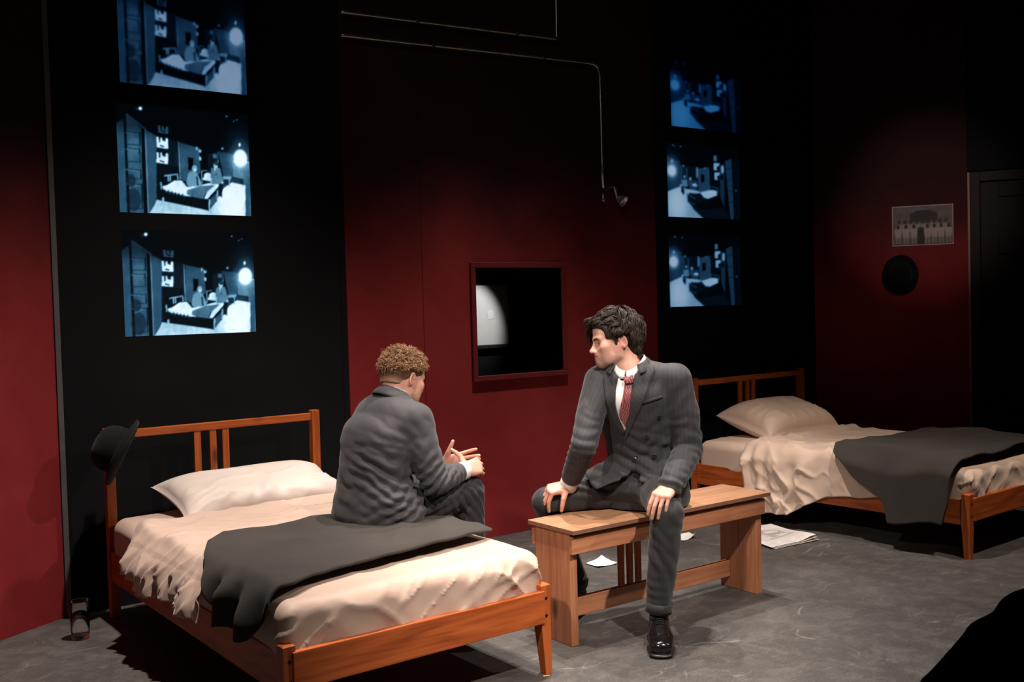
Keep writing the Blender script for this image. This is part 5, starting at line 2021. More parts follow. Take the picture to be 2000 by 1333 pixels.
def feed_left(u, v):
    yb, yt = 1190 - 50 * u, 150 + 20 * u
    y = yb + (yt - yb) * v
    xl, xr = 372 + 0.0376 * y, 1666 + 0.0338 * y
    x = xl + u * (xr - xl)
    p = Pic(x, y, 0.015)
    P, L, E = p.poly, p.line, p.ell
    P([(385, 345), (455, 300), (490, 1195), (417, 1195)], .30)
    P([(655, 390), (760, 440), (758, 1040), (740, 1100), (690, 1180), (660, 1180)], .30)
    P([(470, 255), (615, 372), (642, 1185), (508, 1190)], .32)
    P([(450, 260), (474, 255), (512, 1190), (488, 1195)], .03)
    for a in ((470, 420, 600, 540), (470, 575, 600, 700), (470, 770, 608, 860), (480, 905, 620, 1140)):
        L((a[0], a[1]), (a[2], a[1] + 10), 3, .1)
        L((a[0] + 4, a[1] + 10), (a[2], a[1] + 20), 4, .42)
        L((a[2], a[1]), (a[2] + 6, a[3]), 5, .04)
        L((a[0], a[3]), (a[2], a[3]), 3, .12)
    E(520, 880, 45, 60, .12, .8)
    E(545, 1060, 70, 110, .10, .7)
    L((480, 255), (655, 385), 8, .36)
    P([(612, 385), (648, 388), (682, 1185), (640, 1190)], .02)
    L((652, 390), (682, 1185), 4, .6)
    P([(758, 440), (970, 482), (982, 845), (775, 1045), (758, 1045)], .10)
    P([(758, 700), (980, 720), (982, 845), (775, 1045), (758, 1045)], .05)
    P([(982, 487), (1170, 525), (1185, 760), (1050, 860), (985, 835)], .30)
    L((972, 482), (984, 835), 4, .62)
    P([(1062, 620), (1113, 625), (1115, 737), (1062, 742)], .0)
    P([(1255, 580), (1360, 545), (1365, 760), (1260, 780)], .10)
    P([(1362, 545), (1512, 560), (1502, 800), (1420, 800)], .20)
    P([(1508, 620), (1690, 620), (1692, 800), (1510, 775)], .30)
    P([(1610, 640), (1692, 640), (1705, 1140), (1640, 1140)], .26)
    # floor
    P([(680, 1195), (740, 1100), (760, 1045), (1270, 1115), (1420, 890), (1500, 830), (1640, 850), (1700, 1195)], .82)
    p.glow(1500, 1030, 150, 210, .42, 3.0)
    E(900, 1110, 150, 40, .75, .8)
    P([(1640, 850), (1700, 850), (1710, 1195), (1640, 1195)], .30)
    for (x0, y0, x1, y1, b) in ((775, 332, 870, 415, .6), (760, 440, 868, 555, 1.0), (760, 585, 868, 700, 1.0)):
        P([(x0, y0), (x1, y0 + 12), (x1, y1), (x0, y1 - 8)], b)
        P([(x0 + 18, y0), (x0 + 36, y0), (x0 + 34, y0 + 60), (x0 + 22, y0 + 60)], .1)
        P([(x0 + 45, y0), (x1 - 20, y0 + 8), (x1 - 26, y0 + 50), (x0 + 55, y0 + 40)], .06)
        P([(x0 + 30, y1 - 35), (x0 + 74, y1 - 22), (x0 + 70, y1 - 12), (x0 + 30, y1 - 20)], .05)
        P([(x0, y0), (x1, y0), (x1, y0 + 16), (x0, y0 + 10)], .03)
    for x0, y0, w in ((1140, 510, 12), (1165, 530, 28), (1172, 605, 20)):
        P([(x0, y0), (x0 + w, y0 + 10), (x0 + w, y0 + 38), (x0, y0 + 34)], .75)
    E(1180, 535, 7, 12, .1)
    P([(1310, 572), (1348, 572), (1348, 610), (1310, 612)], .35)
    L((1360, 545), (1362, 650), 3, .5)
    # far bed and bench
    P([(1200, 830), (1290, 820), (1290, 870), (1205, 860)], .10)
    E(1258, 785, 38, 30, .95)
    P([(1210, 800), (1285, 790), (1290, 835), (1205, 825)], .9)
    L((1197, 740), (1200, 855), 4, .6)
    L((1197, 740), (1250, 735), 4, .5)
    P([(1405, 780), (1495, 775), (1485, 800), (1410, 805)], .55)
    P([(1405, 805), (1485, 800), (1478, 860), (1410, 850)], .12)
    L((1476, 800), (1474, 870), 5, .6)
    # near bed
    P([(800, 935), (1265, 1005), (1275, 1118), (805, 1035)], .035)
    P([(1275, 1010), (1360, 930), (1355, 1010), (1280, 1100)], .30)
    P([(812, 915), (860, 900), (930, 850), (1000, 848), (1050, 905), (1200, 872), (1300, 845), (1375, 850), (1358, 885), (1250, 1005), (1030, 988), (830, 950)], .98)
    for i in range(6):
        L((835 + i * 34, 945 + i * 6), (858 + i * 34, 972 + i * 6), 5, .25)
    P([(1050, 935), (1190, 882), (1330, 868), (1245, 945), (1215, 1008), (1090, 992), (1046, 970)], .38)
    L((1330, 868), (1240, 945), 4, .7)
    L((1240, 945), (1215, 1005), 5, .12)
    for a, b in (((820, 815), (955, 790)), ((800, 880), (805, 940)), ((958, 788), (962, 840)), ((868, 812), (872, 860)), ((888, 808), (890, 855))):
        L(a, b, 6, .66)
    P([(800, 800), (830, 805), (825, 850), (796, 846)], .02)
    L((1272, 1012), (1270, 1115), 6, .75)
    L((1354, 920), (1350, 1005), 6, .7)
    # men
    P([(1062, 775), (1100, 748), (1150, 760), (1195, 858), (1190, 888), (1062, 897), (1045, 872)], .55)
    P([(1140, 800), (1155, 795), (1165, 880), (1150, 885)], .10)
    E(1125, 722, 25, 31, .72)
    E(1130, 738, 15, 16, .9)
    P([(1290, 712), (1325, 695), (1382, 702), (1412, 815), (1410, 850), (1290, 862), (1283, 790)], .42)
    P([(1325, 698), (1352, 698), (1342, 760), (1330, 760)], .9)
    L((1340, 705), (1338, 770), 4, .1)
    E(1337, 675, 22, 28, .85)
    E(1342, 662, 23, 19, .16)
    P([(1285, 800), (1300, 800), (1300, 860), (1283, 880)], .9, .6)
    P([(1365, 850), (1412, 845), (1400, 965), (1412, 978), (1370, 970)], .08)
    E(1405, 838, 10, 10, .8)
    # glass, lamps
    E(820, 1040, 11, 24, .8)
    p.glow(1588, 595, 66, 72, 1.3, 4)
    p.glow(1590, 560, 120, 170, .55)
    p.glow(1582, 467, 9, 16, 1.0)
    for cx, cy, r, b in ((608, 193, 15, 1.6), (575, 200, 12, .35), (1450, 207, 7, .9), (1522, 248, 7, .8), (1555, 233, 7, .8), (1405, 515, 10, 1.0)):
        p.glow(cx, cy, r, r, b)
    fade = smooth01(y, 360 + 0.12 * (x - 600), 520 + 0.14 * (x - 600)) * .55 + .45
    g = p.g * np.where(y < 900, np.maximum(fade, (p.g > .7)), 1)
    nz = vnoise(np.stack([x * 0.012, y * 0.012, x * 0], -1).reshape(-1, 3), 1.0, 5).reshape(x.shape) * 0.6 + vnoise(np.stack([x * 0.05, y * 0.03, x * 0], -1).reshape(-1, 3), 1.0, 8).reshape(x.shape) * 0.4
    return np.clip(g * (0.72 + 0.5 * nz), 0, 1.25)


def feed_right(u, v):
    x = 55 + 580 * u
    y = 1278 - 640 * v
    p = Pic(x, y, 0.012)
    P, L, E = p.poly, p.line, p.ell
    P([(55, 760), (150, 800), (150, 1020), (55, 1060)], .10)
    P([(150, 830), (290, 840), (290, 1010), (150, 1010)], .10)
    P([(290, 850), (378, 830), (382, 1045), (293, 1055)], .30)
    P([(382, 820), (465, 800), (470, 1060), (382, 1040)], .06)
    P([(465, 800), (507, 790), (500, 1175), (470, 1090)], .20)
    P([(510, 765), (566, 738), (578, 1278), (548, 1278)], .24)
    for yy in (830, 930, 1030, 1130):
        L((520, yy), (560, yy - 6), 3, .08)
    P([(578, 760), (632, 740), (632, 1278), (585, 1278)], .06)
    P([(58, 1062), (160, 1010), (225, 1055), (212, 1130), (255, 1205), (325, 1278), (58, 1278)], .70)
    p.glow(130, 1160, 75, 150, .28, 3.0)
    P([(255, 1205), (500, 1180), (545, 1278), (325, 1278)], .10)
    P([(315, 895), (343, 895), (343, 962), (315, 966)], .0)
    for x0, y0, x1, y1, b in ((420, 725, 445, 775, .45), (420, 790, 466, 852, .8), (425, 872, 466, 936, .8), (280, 838, 291, 930, .55), (480, 810, 501, 872, .75)):
        P([(x0, y0), (x1, y0 - 4), (x1, y1 - 4), (x0, y1)], b)
    P([(440, 830), (466, 800), (466, 852), (450, 852)], .08)
    P([(442, 905), (466, 890), (466, 936), (452, 936)], .08)
    E(484, 910, 10, 25, .01)
    L((165, 840), (163, 1000), 2, .4)
    L((205, 850), (206, 1000), 2, .4)
    L((378, 830), (382, 1040), 2, .4)
    # far men and bed
    P([(150, 1000), (180, 985), (180, 1020), (150, 1025)], .7)
    P([(170, 955), (205, 950), (212, 1010), (165, 1020)], .50)
    E(188, 928, 9, 12, .6)
    P([(215, 960), (248, 955), (250, 1010), (218, 1015)], .30)
    E(232, 942, 9, 13, .75)
    P([(160, 1010), (180, 1010), (178, 1065), (160, 1065)], .06)
    E(265, 995, 20, 16, .85)
    L((252, 962), (288, 966), 3, .45)
    P([(220, 1000), (285, 1005), (285, 1040), (220, 1040)], .25)
    L((220, 1000), (222, 1045), 4, .04)
    # bench and near bed
    P([(170, 1025), (300, 1045), (310, 1070), (200, 1060)], .8)
    P([(172, 1030), (185, 1030), (182, 1085), (172, 1080)], .1)
    P([(305, 1055), (380, 1030), (440, 1060), (445, 1070), (370, 1105), (330, 1095), (318, 1070)], .92)
    E(405, 1045, 38, 18, .95)
    P([(205, 1075), (305, 1060), (345, 1105), (372, 1108), (340, 1140), (265, 1205), (210, 1140)], .10)
    L((205, 1075), (265, 1110), 3, .35)
    L((210, 1140), (265, 1160), 3, .3)
    L((208, 1075), (210, 1150), 3, .3)
    P([(265, 1160), (440, 1075), (450, 1120), (300, 1200)], .03)
    L((382, 995), (450, 1010), 3, .4)
    L((450, 1010), (448, 1060), 3, .35)
    p.glow(92, 885, 32, 46, .85, 3.5)
    p.glow(92, 870, 60, 110, .40)
    p.glow(95, 803, 6, 12, .7)
    for cx, cy, r, b in ((105, 668, 5, 1.0), (122, 676, 4, .5), (162, 672, 5, .9), (181, 836, 5, 1.0), (598, 1018, 6, .6), (348, 838, 5, .6)):
        p.glow(cx, cy, r, r, b)
    return np.clip(p.g, 0, 1.2)


def flat_picture(name, label, cat, group, loc, ex, w, h, nx, ny, fn, tint, material, sm=0.8, gain=1.0, parent=None, normal_off=0.003):
    ss = 2
    gx = (np.arange(nx * ss) + 0.5) / (nx * ss)
    gy = (np.arange(ny * ss) + 0.5) / (ny * ss)
    U, V = np.meshgrid(gx, gy, indexing='ij')
    g = blur(fn(U, V) * gain, sm * ss)
    c = tint(g)
    c = c.reshape(nx, ss, ny, ss, 3).mean((1, 3)) if c.ndim == 3 else c
    px = np.linspace(0, 1, nx)
    py = np.linspace(0, 1, ny)
    ex = nrm(ex)
    PX, PY = np.meshgrid(px * w, py * h, indexing='ij')
    P = np.asarray(loc, float) + PX[..., None] * ex + PY[..., None] * A3(0, 0, 1)
    v, f = sheet(P, 0.0008)
    cc = c.reshape(-1, 3)
    o = from_arrays(name, v, f, material, parent, loc if parent is None else (0, 0, 0), smooth=False, attrs={'col': ('FLOAT_COLOR', np.concatenate([cc, cc]))})
    if label:
        tag(o, label, cat, group)
    return o


def blue_tint(dim, sat):
    xs = [0, .1, .3, .6, .85, 1.0, 1.3]
    r = [0, .002, .024, .19, .60, .90, 1.0]
    g = [.001, .009, .095, .46, .90, 1.08, 1.15]
    b = [.002, .018, .180, .66, 1.08, 1.2, 1.25]

    def t(v):
        R, G, B = np.interp(v, xs, r), np.interp(v, xs, g), np.interp(v, xs, b)
        return np.stack([R * dim * (1 - sat), G * dim * (1 - 0.62 * sat), B * dim], -1)
    return t


M_PROJ = vcol('projected_light', emit=1.0)
GP = 'projected surveillance pictures'
for x0, x1, z0, z1, fn, dim, sat, sm, lb in (
        (1.372, 2.004, 2.525, 3.045, feed_left, 0.36, 0.45, 1.0, 'dim blue projected picture, topmost on left black flat'),
        (1.348, 2.004, 1.902, 2.425, feed_left, 0.95, 0.0, 0.5, 'bright blue-white projected picture, middle one on left black flat'),
        (1.350, 2.008, 1.302, 1.815, feed_left, 1.0, 0.0, 0.5, 'bright blue-white projected picture, lowest on left black flat'),
        (5.040, 5.760, 2.612, 3.070, feed_right, 0.26, 0.92, 1.2, 'very dim deep blue projected picture, topmost on right black flat'),
        (4.992, 5.722, 1.986, 2.500, feed_right, 0.50, 0.30, 0.8, 'pale blue projected picture, middle one on right black flat'),
        (4.992, 5.712, 1.364, 1.870, feed_right, 0.48, 0.35, 0.8, 'pale blue projected picture just behind the dark-haired man, lowest right')):
    flat_picture('projected_picture', lb, 'projection', GP, (x0, WY - 0.0007, z0), (1, 0, 0), x1 - x0, z1 - z0, 168 if fn is feed_left else 110, 132 if fn is feed_left else 96, fn, blue_tint(dim, sat), M_PROJ, sm)


# ---------------------------------------------------------------- mirror
def mirror_mat():
    t = NT('mirror_glass')
    n = t.noise(t.coords(), 3, 3)
    t.color(t.ramp(n, [(0.3, (0.80, 0.80, 0.80)), (0.7, (0.86, 0.86, 0.86))]))
    t.set(Metallic=1.0, Roughness=0.012)
    return t.m


mr = thing('wall_mirror', 'square wall mirror in red painted frame between the two men', 'mirror', (3.344, WY, 0.953))
mw, mh, fw = 0.722, 0.713, 0.032
box('mirror_glass', (fw * .6, -0.012, fw * .6), (mw - fw * .6, -0.004, mh - fw * .6), mirror_mat(), mr, 0)
for lo, hi in (((0, -0.022, mh - fw), (mw, -0.0005, mh)), ((0, -0.022, 0), (mw, -0.0005, fw)), ((0, -0.022, fw), (fw, -0.0005, mh - fw)), ((mw - fw, -0.022, fw), (mw, -0.0005, mh - fw))):
    box('frame_rail', lo, hi, M_FRAME, mr, 0.0025, 1)

# ---------------------------------------------------------------- pipes and the small wall lamp
M_PIPE = plain('galvanised_pipe', (0.42, 0.35, 0.31), 0.34, 1.0, 0.5, 0.2, 25)
M_CHROME = plain('chrome', (0.80, 0.74, 0.68), 0.30, 1.0, 0.5, 0.1, 60)
M_DARKMETAL = plain('dark_metal', (0.05, 0.045, 0.045), 0.35, 0.9)


def pipe(name, label, pts, brackets, r=0.0115):
    t = thing(name, label, 'pipe', tuple(pts[0]))
    o = np.asarray(pts[0], float)
    v, f = tube(pts, r, 14, (0, 1, 0))
    from_arrays('tube', v - o, f, M_PIPE, t)
    for b in brackets:
        b = np.asarray(b, float)
        v, f = tube([b + A3(-0.008, 0, 0), b + A3(0.008, 0, 0)], r * 1.45, 14, (0, 1, 0))
        p = from_arrays('bracket', v - o, f, M_DARKMETAL, t)
        v, f = tube([b, A3(b[0], WY - 0.001, b[2])], 0.004, 8)
        from_arrays('screw', v - o, f, M_DARKMETAL, p)
    return t


PY = WY - 0.055
e1 = catmull([(2.533, WY - 0.001, 3.014), (2.533, PY + 0.012, 3.014), (2.545, PY, 3.0145)], 5)
pipe('conduit_pipe', 'upper metal conduit pipe on red wall, bending upward at its end',
     np.concatenate([e1, [(2.8, PY, 3.0225), (3.4, PY, 3.041), (3.98, PY, 3.059)], catmull([(3.996, PY, 3.0595), (4.006, PY, 3.064), (4.008, PY, 3.075)], 4), [(4.010, PY, 3.2), (4.012, PY, 3.45), (4.014, PY, 4.3)]]),
     [(3.0, PY, 3.0287), (3.7, PY, 3.0503)])
e2 = catmull([(2.529, WY - 0.001, 2.888), (2.529, PY + 0.012, 2.888), (2.541, PY, 2.8885)], 5)
pipe('conduit_pipe', 'lower metal conduit pipe on red wall, running down to the lamp',
     np.concatenate([e2, [(2.9, PY, 2.899), (3.5, PY, 2.918), (4.20, PY, 2.940)], catmull([(4.285, PY, 2.941), (4.335, PY, 2.925), (4.356, PY, 2.870)], 6), [(4.357, PY, 2.6), (4.358, PY, 2.3), (4.359, PY, 2.145)]]),
     [(3.1, PY, 2.9053), (3.9, PY, 2.9305)])
lm = thing('wall_lamp', 'small chrome spot lamp hanging at the end of lower pipe', 'lamp', (4.359, PY, 2.06))
v, f = lathe([(0.0, 0.0), (0.014, 0.0), (0.017, 0.006), (0.017, 0.030), (0.013, 0.040), (0.012, 0.082), (0.0, 0.083)], 18)
from_arrays('junction', v, f, M_PIPE, lm)
v, f = lathe([(0.0, 0.045), (0.0185, 0.045), (0.0185, 0.064), (0.0, 0.064)], 18)
from_arrays('collar', v, f, M_DARKMETAL, lm)
v, f = tube(catmull([(0.010, 0, 0.062), (0.035, -0.01, 0.085), (0.066, -0.02, 0.098), (0.082, -0.025, 0.086)], 6), 0.004, 8)
from_arrays('arm', v, f, M_CHROME, lm)
ax = nrm(A3(0.35, -0.72, -0.55))
a1 = nrm(np.cross(ax, [0, 1, 0]))
a2 = np.cross(ax, a1)
prof = [(0.0, 0)]
for i in range(7):
    prof += [(0.012, i * 0.010 + 0.001), (0.0155, i * 0.010 + 0.005), (0.012, i * 0.010 + 0.009)]
prof += [(0.0, 0.072)]
v, f = lathe(prof, 18)
o0 = A3(0.080, -0.025, 0.092)
from_arrays('socket', o0 + v[:, :1] * a1 + v[:, 1:2] * a2 + v[:, 2:] * nrm(A3(0.25, -0.1, -0.95)), f, M_CHROME, lm)
o1 = o0 + nrm(A3(0.25, -0.1, -0.95)) * 0.066
v, f = lathe([(0.0, 0.0), (0.014, 0.002), (0.024, 0.014), (0.033, 0.034), (0.037, 0.052), (0.0385, 0.052), (0.0385, 0.056), (0.034, 0.054), (0.022, 0.022), (0.0, 0.012)], 26)
from_arrays('reflector', o1 + v[:, :1] * a1 + v[:, 1:2] * a2 + v[:, 2:] * ax, f, plain('lamp_reflector', (0.85, 0.80, 0.74), 0.42, 0.85), lm)
v, f = lathe([(0.0, 0.016), (0.010, 0.020), (0.017, 0.034), (0.014, 0.048), (0.0, 0.054)], 18)
from_arrays('bulb', o1 + v[:, :1] * a1 + v[:, 1:2] * a2 + v[:, 2:] * ax, f, plain('unlit_bulb', (0.85, 0.82, 0.78), 0.08, 0, 0.8), lm)

# ---------------------------------------------------------------- team photograph on the right wall
def team(u, v):
    x, y = u, 1 - v
    p = Pic(x, y, .36)
    p.g = p.g + 0.12 * (vnoise(np.stack([x * 9, y * 9, x * 0], -1).reshape(-1, 3), 1.0, 3).reshape(x.shape) - .5)
    p.poly([(.30, .22), (.42, .13), (.62, .13), (.74, .20), (.74, .40), (.30, .40)], .12)
    p.poly([(.02, .95), (.98, .95), (.98, 1), (.02, 1)], .30)
    for i in range(9):                     # back row
        cx = .12 + i * .095
        p.poly([(cx - .05, .46), (cx + .05, .46), (cx + .05, .66), (cx - .05, .66)], .62)
        p.ell(cx, .40, .024, .05, .14)
    for i, cx in enumerate((.10, .23, .36, .58, .69, .80, .92)):   # front row
        p.poly([(cx - .055, .58), (cx + .055, .58), (cx + .05, .76), (cx - .05, .76)], .72)
        p.ell(cx, .52, .026, .055, .12)
        p.poly([(cx - .05, .74), (cx + .05, .74), (cx + .045, .80), (cx - .045, .80)], .66)
        p.poly([(cx - .035, .80), (cx - .012, .80), (cx - .016, .94), (cx - .032, .94)], .60)
        p.poly([(cx + .012, .80), (cx + .035, .80), (cx + .032, .94), (cx + .016, .94)], .60)
    p.poly([(.42, .55), (.52, .55), (.53, .96), (.42, .96)], .10)
    p.ell(.47, .50, .024, .05, .5)
    b = (x < .012) | (x > .988) | (y < .018) | (y > .982)
    return np.where(b, .95, p.g)


def sepia(g):
    return np.stack([g ** 1.6 * .62, g ** 1.6 * .54, g ** 1.6 * .49], -1)


M_PRINT = vcol('printed_paper', 0.6)
dirR = A3(math.cos(RA), math.sin(RA), 0)
nR = A3(math.sin(RA), -math.cos(RA), 0)
cw = A3(6.556, WY, 0)
flat_picture('team_photograph', 'old sepia photograph of a team pinned above hat, right wall', 'photograph', None, cw + dirR * 0.572 + nR * 0.0012 + A3(0, 0, 1.772), dirR, 0.424, 0.298, 110, 78, team, sepia, M_PRINT, 0.5)


# ---------------------------------------------------------------- bowler hats
M_FELT = fabric('black_felt', (0.006, 0.0057, 0.006), (0.0045, 0.0045, 0.005), 0.95, 500, 0.06, 0.3)
M_BAND = fabric('black_hat_band', (0.009, 0.0085, 0.009), (0.007, 0.0065, 0.007), 0.6, 300, 0.1, 0.1)


def bowler(label, loc, axis, fwd, sc=1.0):
    t = thing('bowler_hat', label, 'hat', tuple(loc))
    z = nrm(axis)
    y = nrm(np.asarray(fwd, float) - (np.asarray(fwd, float) @ z) * z)
    x = np.cross(y, z)
    n = 56

    def rings(prof):
        out = []
        for r, h, curl in prof:
            th = np.arange(n) * 2 * math.pi / n
            rx, ry = r * 0.90, r * 1.06
            hh = h + curl * np.cos(th) ** 2
            out.append((np.cos(th)[:, None] * rx * x + np.sin(th)[:, None] * ry * y + hh[:, None] * z) * sc)
        return out
    crown = [(0.092, 0.0, 0), (0.0945, 0.015, 0), (0.0955, 0.040, 0), (0.094, 0.070, 0), (0.087, 0.096, 0), (0.072, 0.117, 0), (0.050, 0.130, 0), (0.024, 0.136, 0), (0.002, 0.1375, 0)]
    v, f = loft(rings(crown), True, True)
    from_arrays('crown', v, f, M_FELT, t)
    brim = [(0.090, 0.0, 0), (0.105, -0.001, 0.001), (0.122, 0.000, 0.006), (0.135, 0.004, 0.014), (0.142, 0.011, 0.020), (0.144, 0.018, 0.023), (0.1415, 0.0175, 0.023), (0.134, 0.009, 0.016), (0.121, 0.005, 0.007), (0.105, 0.003, 0.002), (0.090, 0.003, 0)]
    v, f = loft(rings(brim), True, False)
    from_arrays('brim', v, f, M_FELT, t)
    v, f = loft(rings([(0.0950, 0.003, 0), (0.0972, 0.004, 0), (0.0980, 0.030, 0), (0.0962, 0.031, 0)]), True, False)
    from_arrays('hat_band', v, f, M_BAND, t)
    return t


bowler('black bowler hat hooked on left post of the front headboard', (1.268, 4.850, 0.768), -_R * 0.86 + _U * 0.40 - _f * 0.26, _U, 1.07)
bowler('black bowler hat hung flat on the dim red right wall', tuple(cw + dirR * 0.626 + nR * 0.006 + A3(0, 0, 1.556)), nR, A3(0, 0, 1), 0.98)

# ---------------------------------------------------------------- glass of water
def glass_mat(name, ior, tint):
    t = NT(name)
    n = t.noise(t.coords(), 20, 2)
    t.color(t.ramp(n, [(0.3, tint), (0.7, tuple(min(1, c + .01) for c in tint))]))
    t.set(Roughness=0.01, IOR=ior, Transmission_Weight=1.0)
    return t.m


M_GLASS = glass_mat('clear_glass', 1.48, (0.97, 0.97, 0.97))
M_WATER = glass_mat('water', 1.33, (0.98, 0.985, 0.99))
gl = thing('drinking_glass', 'half-full clear glass of water standing on the floor', 'glass', (1.008, 4.700, 0.0))
v, f = lathe([(0.0, 0.001), (0.034, 0.001), (0.0365, 0.004), (0.0385, 0.03), (0.0435, 0.166), (0.0428, 0.168), (0.0418, 0.166), (0.0368, 0.030), (0.033, 0.020), (0.0, 0.017)], 40)
from_arrays('tumbler', v, f, M_GLASS, gl)
v, f = lathe([(0.0, 0.0172), (0.0329, 0.0203), (0.0367, 0.0303), (0.0392, 0.096), (0.0385, 0.0955), (0.0, 0.0952)], 40)
from_arrays('water', v, f, M_WATER, gl)

# ---------------------------------------------------------------- papers on the floor
M_PAPER = fabric('white_paper', (0.80, 0.78, 0.75), (0.74, 0.72, 0.70), 0.8, 200, 0.0, 0.02)


def paper(label, corners, lifts, seed):
    c = [A3(*p, 0) for p in corners]
    n = 15
    G = np.zeros((n, n, 3))
    for i in range(n):
        for j in range(n):
            a, b = i / (n - 1), j / (n - 1)
            G[i, j] = (c[0] * (1 - a) + c[1] * a) * (1 - b) + (c[3] * (1 - a) + c[2] * a) * b
            G[i, j, 2] = 0.003 + lifts[0] * (1 - a) ** 3 * (1 - b) + lifts[1] * a ** 3 * (1 - b) ** 2 + lifts[2] * a ** 3 * b ** 3 + lifts[3] * (1 - a) ** 2 * b ** 3 + 0.002 * math.sin(5 * a + seed)
    v, f = sheet(G, 0.0008)
    o = from_arrays('paper_sheet', v, f, M_PAPER, None, c[0])
    return tag(o, label, 'paper', 'loose papers on the floor')


paper('small white paper sheet lying on floor, seen below the bench apron', ((3.466, 4.212), (3.628, 4.272), (3.588, 4.098), (3.462, 4.108)), (0.002, 0.012, 0.010, 0.006), 1)
paper('white paper sheet on floor behind the dark-haired man\'s lower leg', ((4.20, 4.41), (4.40, 4.36), (4.345, 4.255), (4.225, 4.24)), (0.002, 0.004, 0.028, 0.002), 3)


def news(u, v):
    x, y = u, 1 - v
    p = Pic(x, y, .86)
    for k in range(26):
        yy = .05 + k * .036
        if .20 < yy < .78:
            continue
        for c0, c1 in ((.06, .33), (.37, .63), (.67, .94)):
            p.line((c0, yy), (c1 - .04 * ((k * 7) % 3), yy), .006, .62)
    p.poly([(.10, .04), (.62, .04), (.62, .13), (.10, .13)], .45)
    p.poly([(.12, .22), (.92, .22), (.92, .78), (.12, .78)], .70)
    p.ell(.55, .40, .26, .12, .42)
    p.ell(.62, .39, .15, .06, .74)
    p.poly([(.18, .36), (.45, .33), (.45, .48), (.20, .46)], .48)
    p.line((.35, .55), (.80, .50), .012, .32)
    p.line((.30, .70), (.86, .63), .014, .34)
    p.line((.66, .46), (.84, .60), .012, .35)
    p.ell(.48, .60, .09, .05, .45)
    return p.g


def grey(g):
    return np.stack([g * .88, g * .84, g * .82], -1)


np_c = [A3(4.449, 3.774, 0), A3(4.803, 3.745, 0), A3(4.935, 4.185, 0), A3(4.56, 4.23, 0)]
npt = thing('newspaper', 'folded newspaper with a grey drawing lying behind right end of bench', 'newspaper', tuple(np_c[0]))
nx_, ny_ = 80, 90
U, V = np.meshgrid((np.arange(nx_) + .5) / nx_, (np.arange(ny_) + .5) / ny_, indexing='ij')
g = blur(news(U, V), 0.6)
for layer in range(3):
    N1, N2 = (nx_, ny_) if layer == 2 else (14, 14)
    a, b = np.meshgrid(np.linspace(0, 1, N1), np.linspace(0, 1, N2), indexing='ij')
    sh_ = 0.006 * (2 - layer)
    G = ((np_c[0] * (1 - a[..., None]) + np_c[1] * a[..., None]) * (1 - b[..., None]) + (np_c[3] * (1 - a[..., None]) + np_c[2] * a[..., None]) * b[..., None])
    G = G + A3(sh_, -sh_, 0)
    G[..., 2] = 0.002 + layer * 0.0045 + (0.010 * layer + 0.004) * smooth01(a, .55, 1.0) * smooth01(1 - b, .3, 1.0) + 0.003 * np.sin(3 * a + 2 * b)
    v, f = sheet(G, 0.0016)
    cc = grey(g).reshape(-1, 3) if layer == 2 else np.tile((0.66, 0.60, 0.55), (N1 * N2, 1))
    from_arrays('page', v - np_c[0], f, M_PRINT, npt, attrs={'col': ('FLOAT_COLOR', np.concatenate([cc, cc]))})

# ---------------------------------------------------------------- little things on the floor
at = thing('ashtray', 'small clear glass dish on the floor under far bed', 'dish', (5.62, 3.58, 0))
v, f = lathe([(0.0, 0.001), (0.040, 0.001), (0.050, 0.012), (0.055, 0.026), (0.050, 0.027), (0.042, 0.014), (0.0, 0.009)], 28)
from_arrays('bowl', v, f, M_GLASS, at)
for k in range(3):
    q_ = k * 2.094
    v, f = tube([(0.050 * math.cos(q_), 0.050 * math.sin(q_), 0.026), (0.056 * math.cos(q_), 0.056 * math.sin(q_), 0.027)], 0.005, 10)
    from_arrays('rest', v, f, M_GLASS, at)
tp_ = box('tape_mark', (-0.014, -0.005, 0.0004), (0.012, 0.005, 0.0014), plain('yellow_tape', (0.75, 0.55, 0.02), 0.6), None, 0.0003, 1, (2.296, 3.040, 0))
tp_.rotation_euler = (0, 0, -0.3)
tag(tp_, 'tiny yellow tape mark on floor at front bed leg', 'tape')

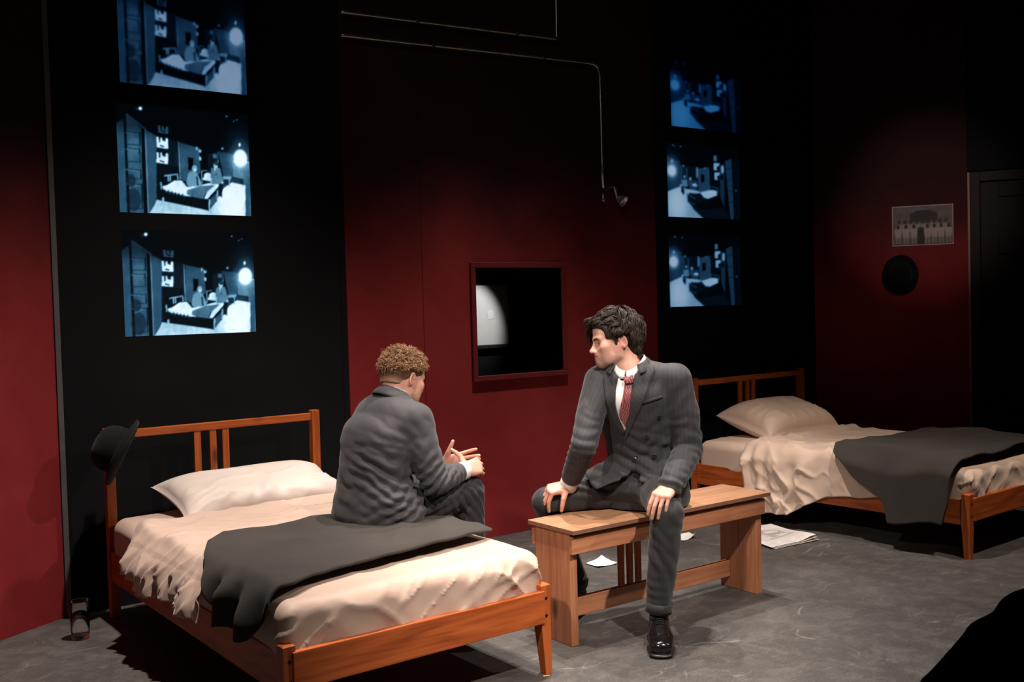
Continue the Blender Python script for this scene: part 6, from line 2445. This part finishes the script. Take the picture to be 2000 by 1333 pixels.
# ---------------------------------------------------------------- audience seat, a silhouette in the near corner
M_SEAT = fabric('black_seat_cloth', (0.004, 0.004, 0.004), (0.003, 0.003, 0.003), 0.95, 300, 0.0, 0.1)
st_ = thing('audience_seat', 'black round-backed seat cut off by the lower right corner', 'seat', (2.100, 1.055, 0), -YAW)
F = Field()
F.sweep([A3(0, 0, 0.30), A3(0, 0, 0.45), A3(0, 0, 0.60), A3(0, 0, 0.70), A3(0, 0, 0.745)], [0.39, 0.365, 0.272, 0.178, 0.112], [0.05, 0.05, 0.05, 0.048, 0.042], A3(1, 0, 0), n=2.0, cap=0.052)
v, q = F.mesh(0.009)
v = relax(v, q, 6)
from_arrays('backrest', v, q, M_SEAT, st_)
F = Field()
F.box(A3(0, 0.20, 0.30), (0.24, 0.20, 0.05), None, 0.04)
v, q = F.mesh(0.010)
from_arrays('seat_cushion', v, q, M_SEAT, st_)
for x in (-0.19, 0.19):
    for y in (0.03, 0.36):
        v, f = tube([(x, y, 0.0), (x, y, 0.27)], [0.014, 0.018], 10)
        from_arrays('leg', v, f, M_DARKMETAL, st_)

# ---------------------------------------------------------------- what the mirror shows: the lit notice board on the audience side
wf = bm_obj('wall_front', box_bm((5.6, -2.75, 0), (12.5, -2.62, 4.4)), M_BLACK)
tag(wf, 'black side wall opposite the set, seen in the mirror', 'wall', kind='structure')
M_BOARD = wall_mat('white_board_paint', (0.55, 0.55, 0.55), (0.62, 0.62, 0.62), (0.68, 0.68, 0.68), 0.8)
nbd = thing('notice_board', 'pale lit board on opposite wall, seen only in the mirror', 'board', (7.55, -2.62, 0.80))
box('panel', (0, 0.0005, 0.02), (1.52, 0.022, 0.92), M_BOARD, nbd, 0.003, 1)
box('ledge', (0, 0.0005, -0.03), (1.60, 0.10, 0.018), M_DOORFRAME, nbd, 0.003, 1)
for k, (x0, z0, w_, h_, rt, lb) in enumerate(((8.93, 1.20, 0.16, 0.28, 0.0, 'large pale sheet pinned beside the board, in mirror'), (8.70, 1.20, 0.115, 0.135, -0.2, 'small tilted white note on the board, in mirror'))):
    pn = box('pinned_paper', (0, 0, 0), (w_, 0.002, h_), M_PAPER, None, 0, 1, (x0, -2.6185 + (0.024 if k else 0), z0))
    pn.rotation_euler = (0, rt, 0)
    tag(pn, lb, 'paper', 'papers seen in the mirror')
spot('board_spot', (8.35, -1.15, 2.45), (8.42, -2.6, 1.18), 190, 35, 0.7, (1.0, 0.98, 0.95), 0.03)
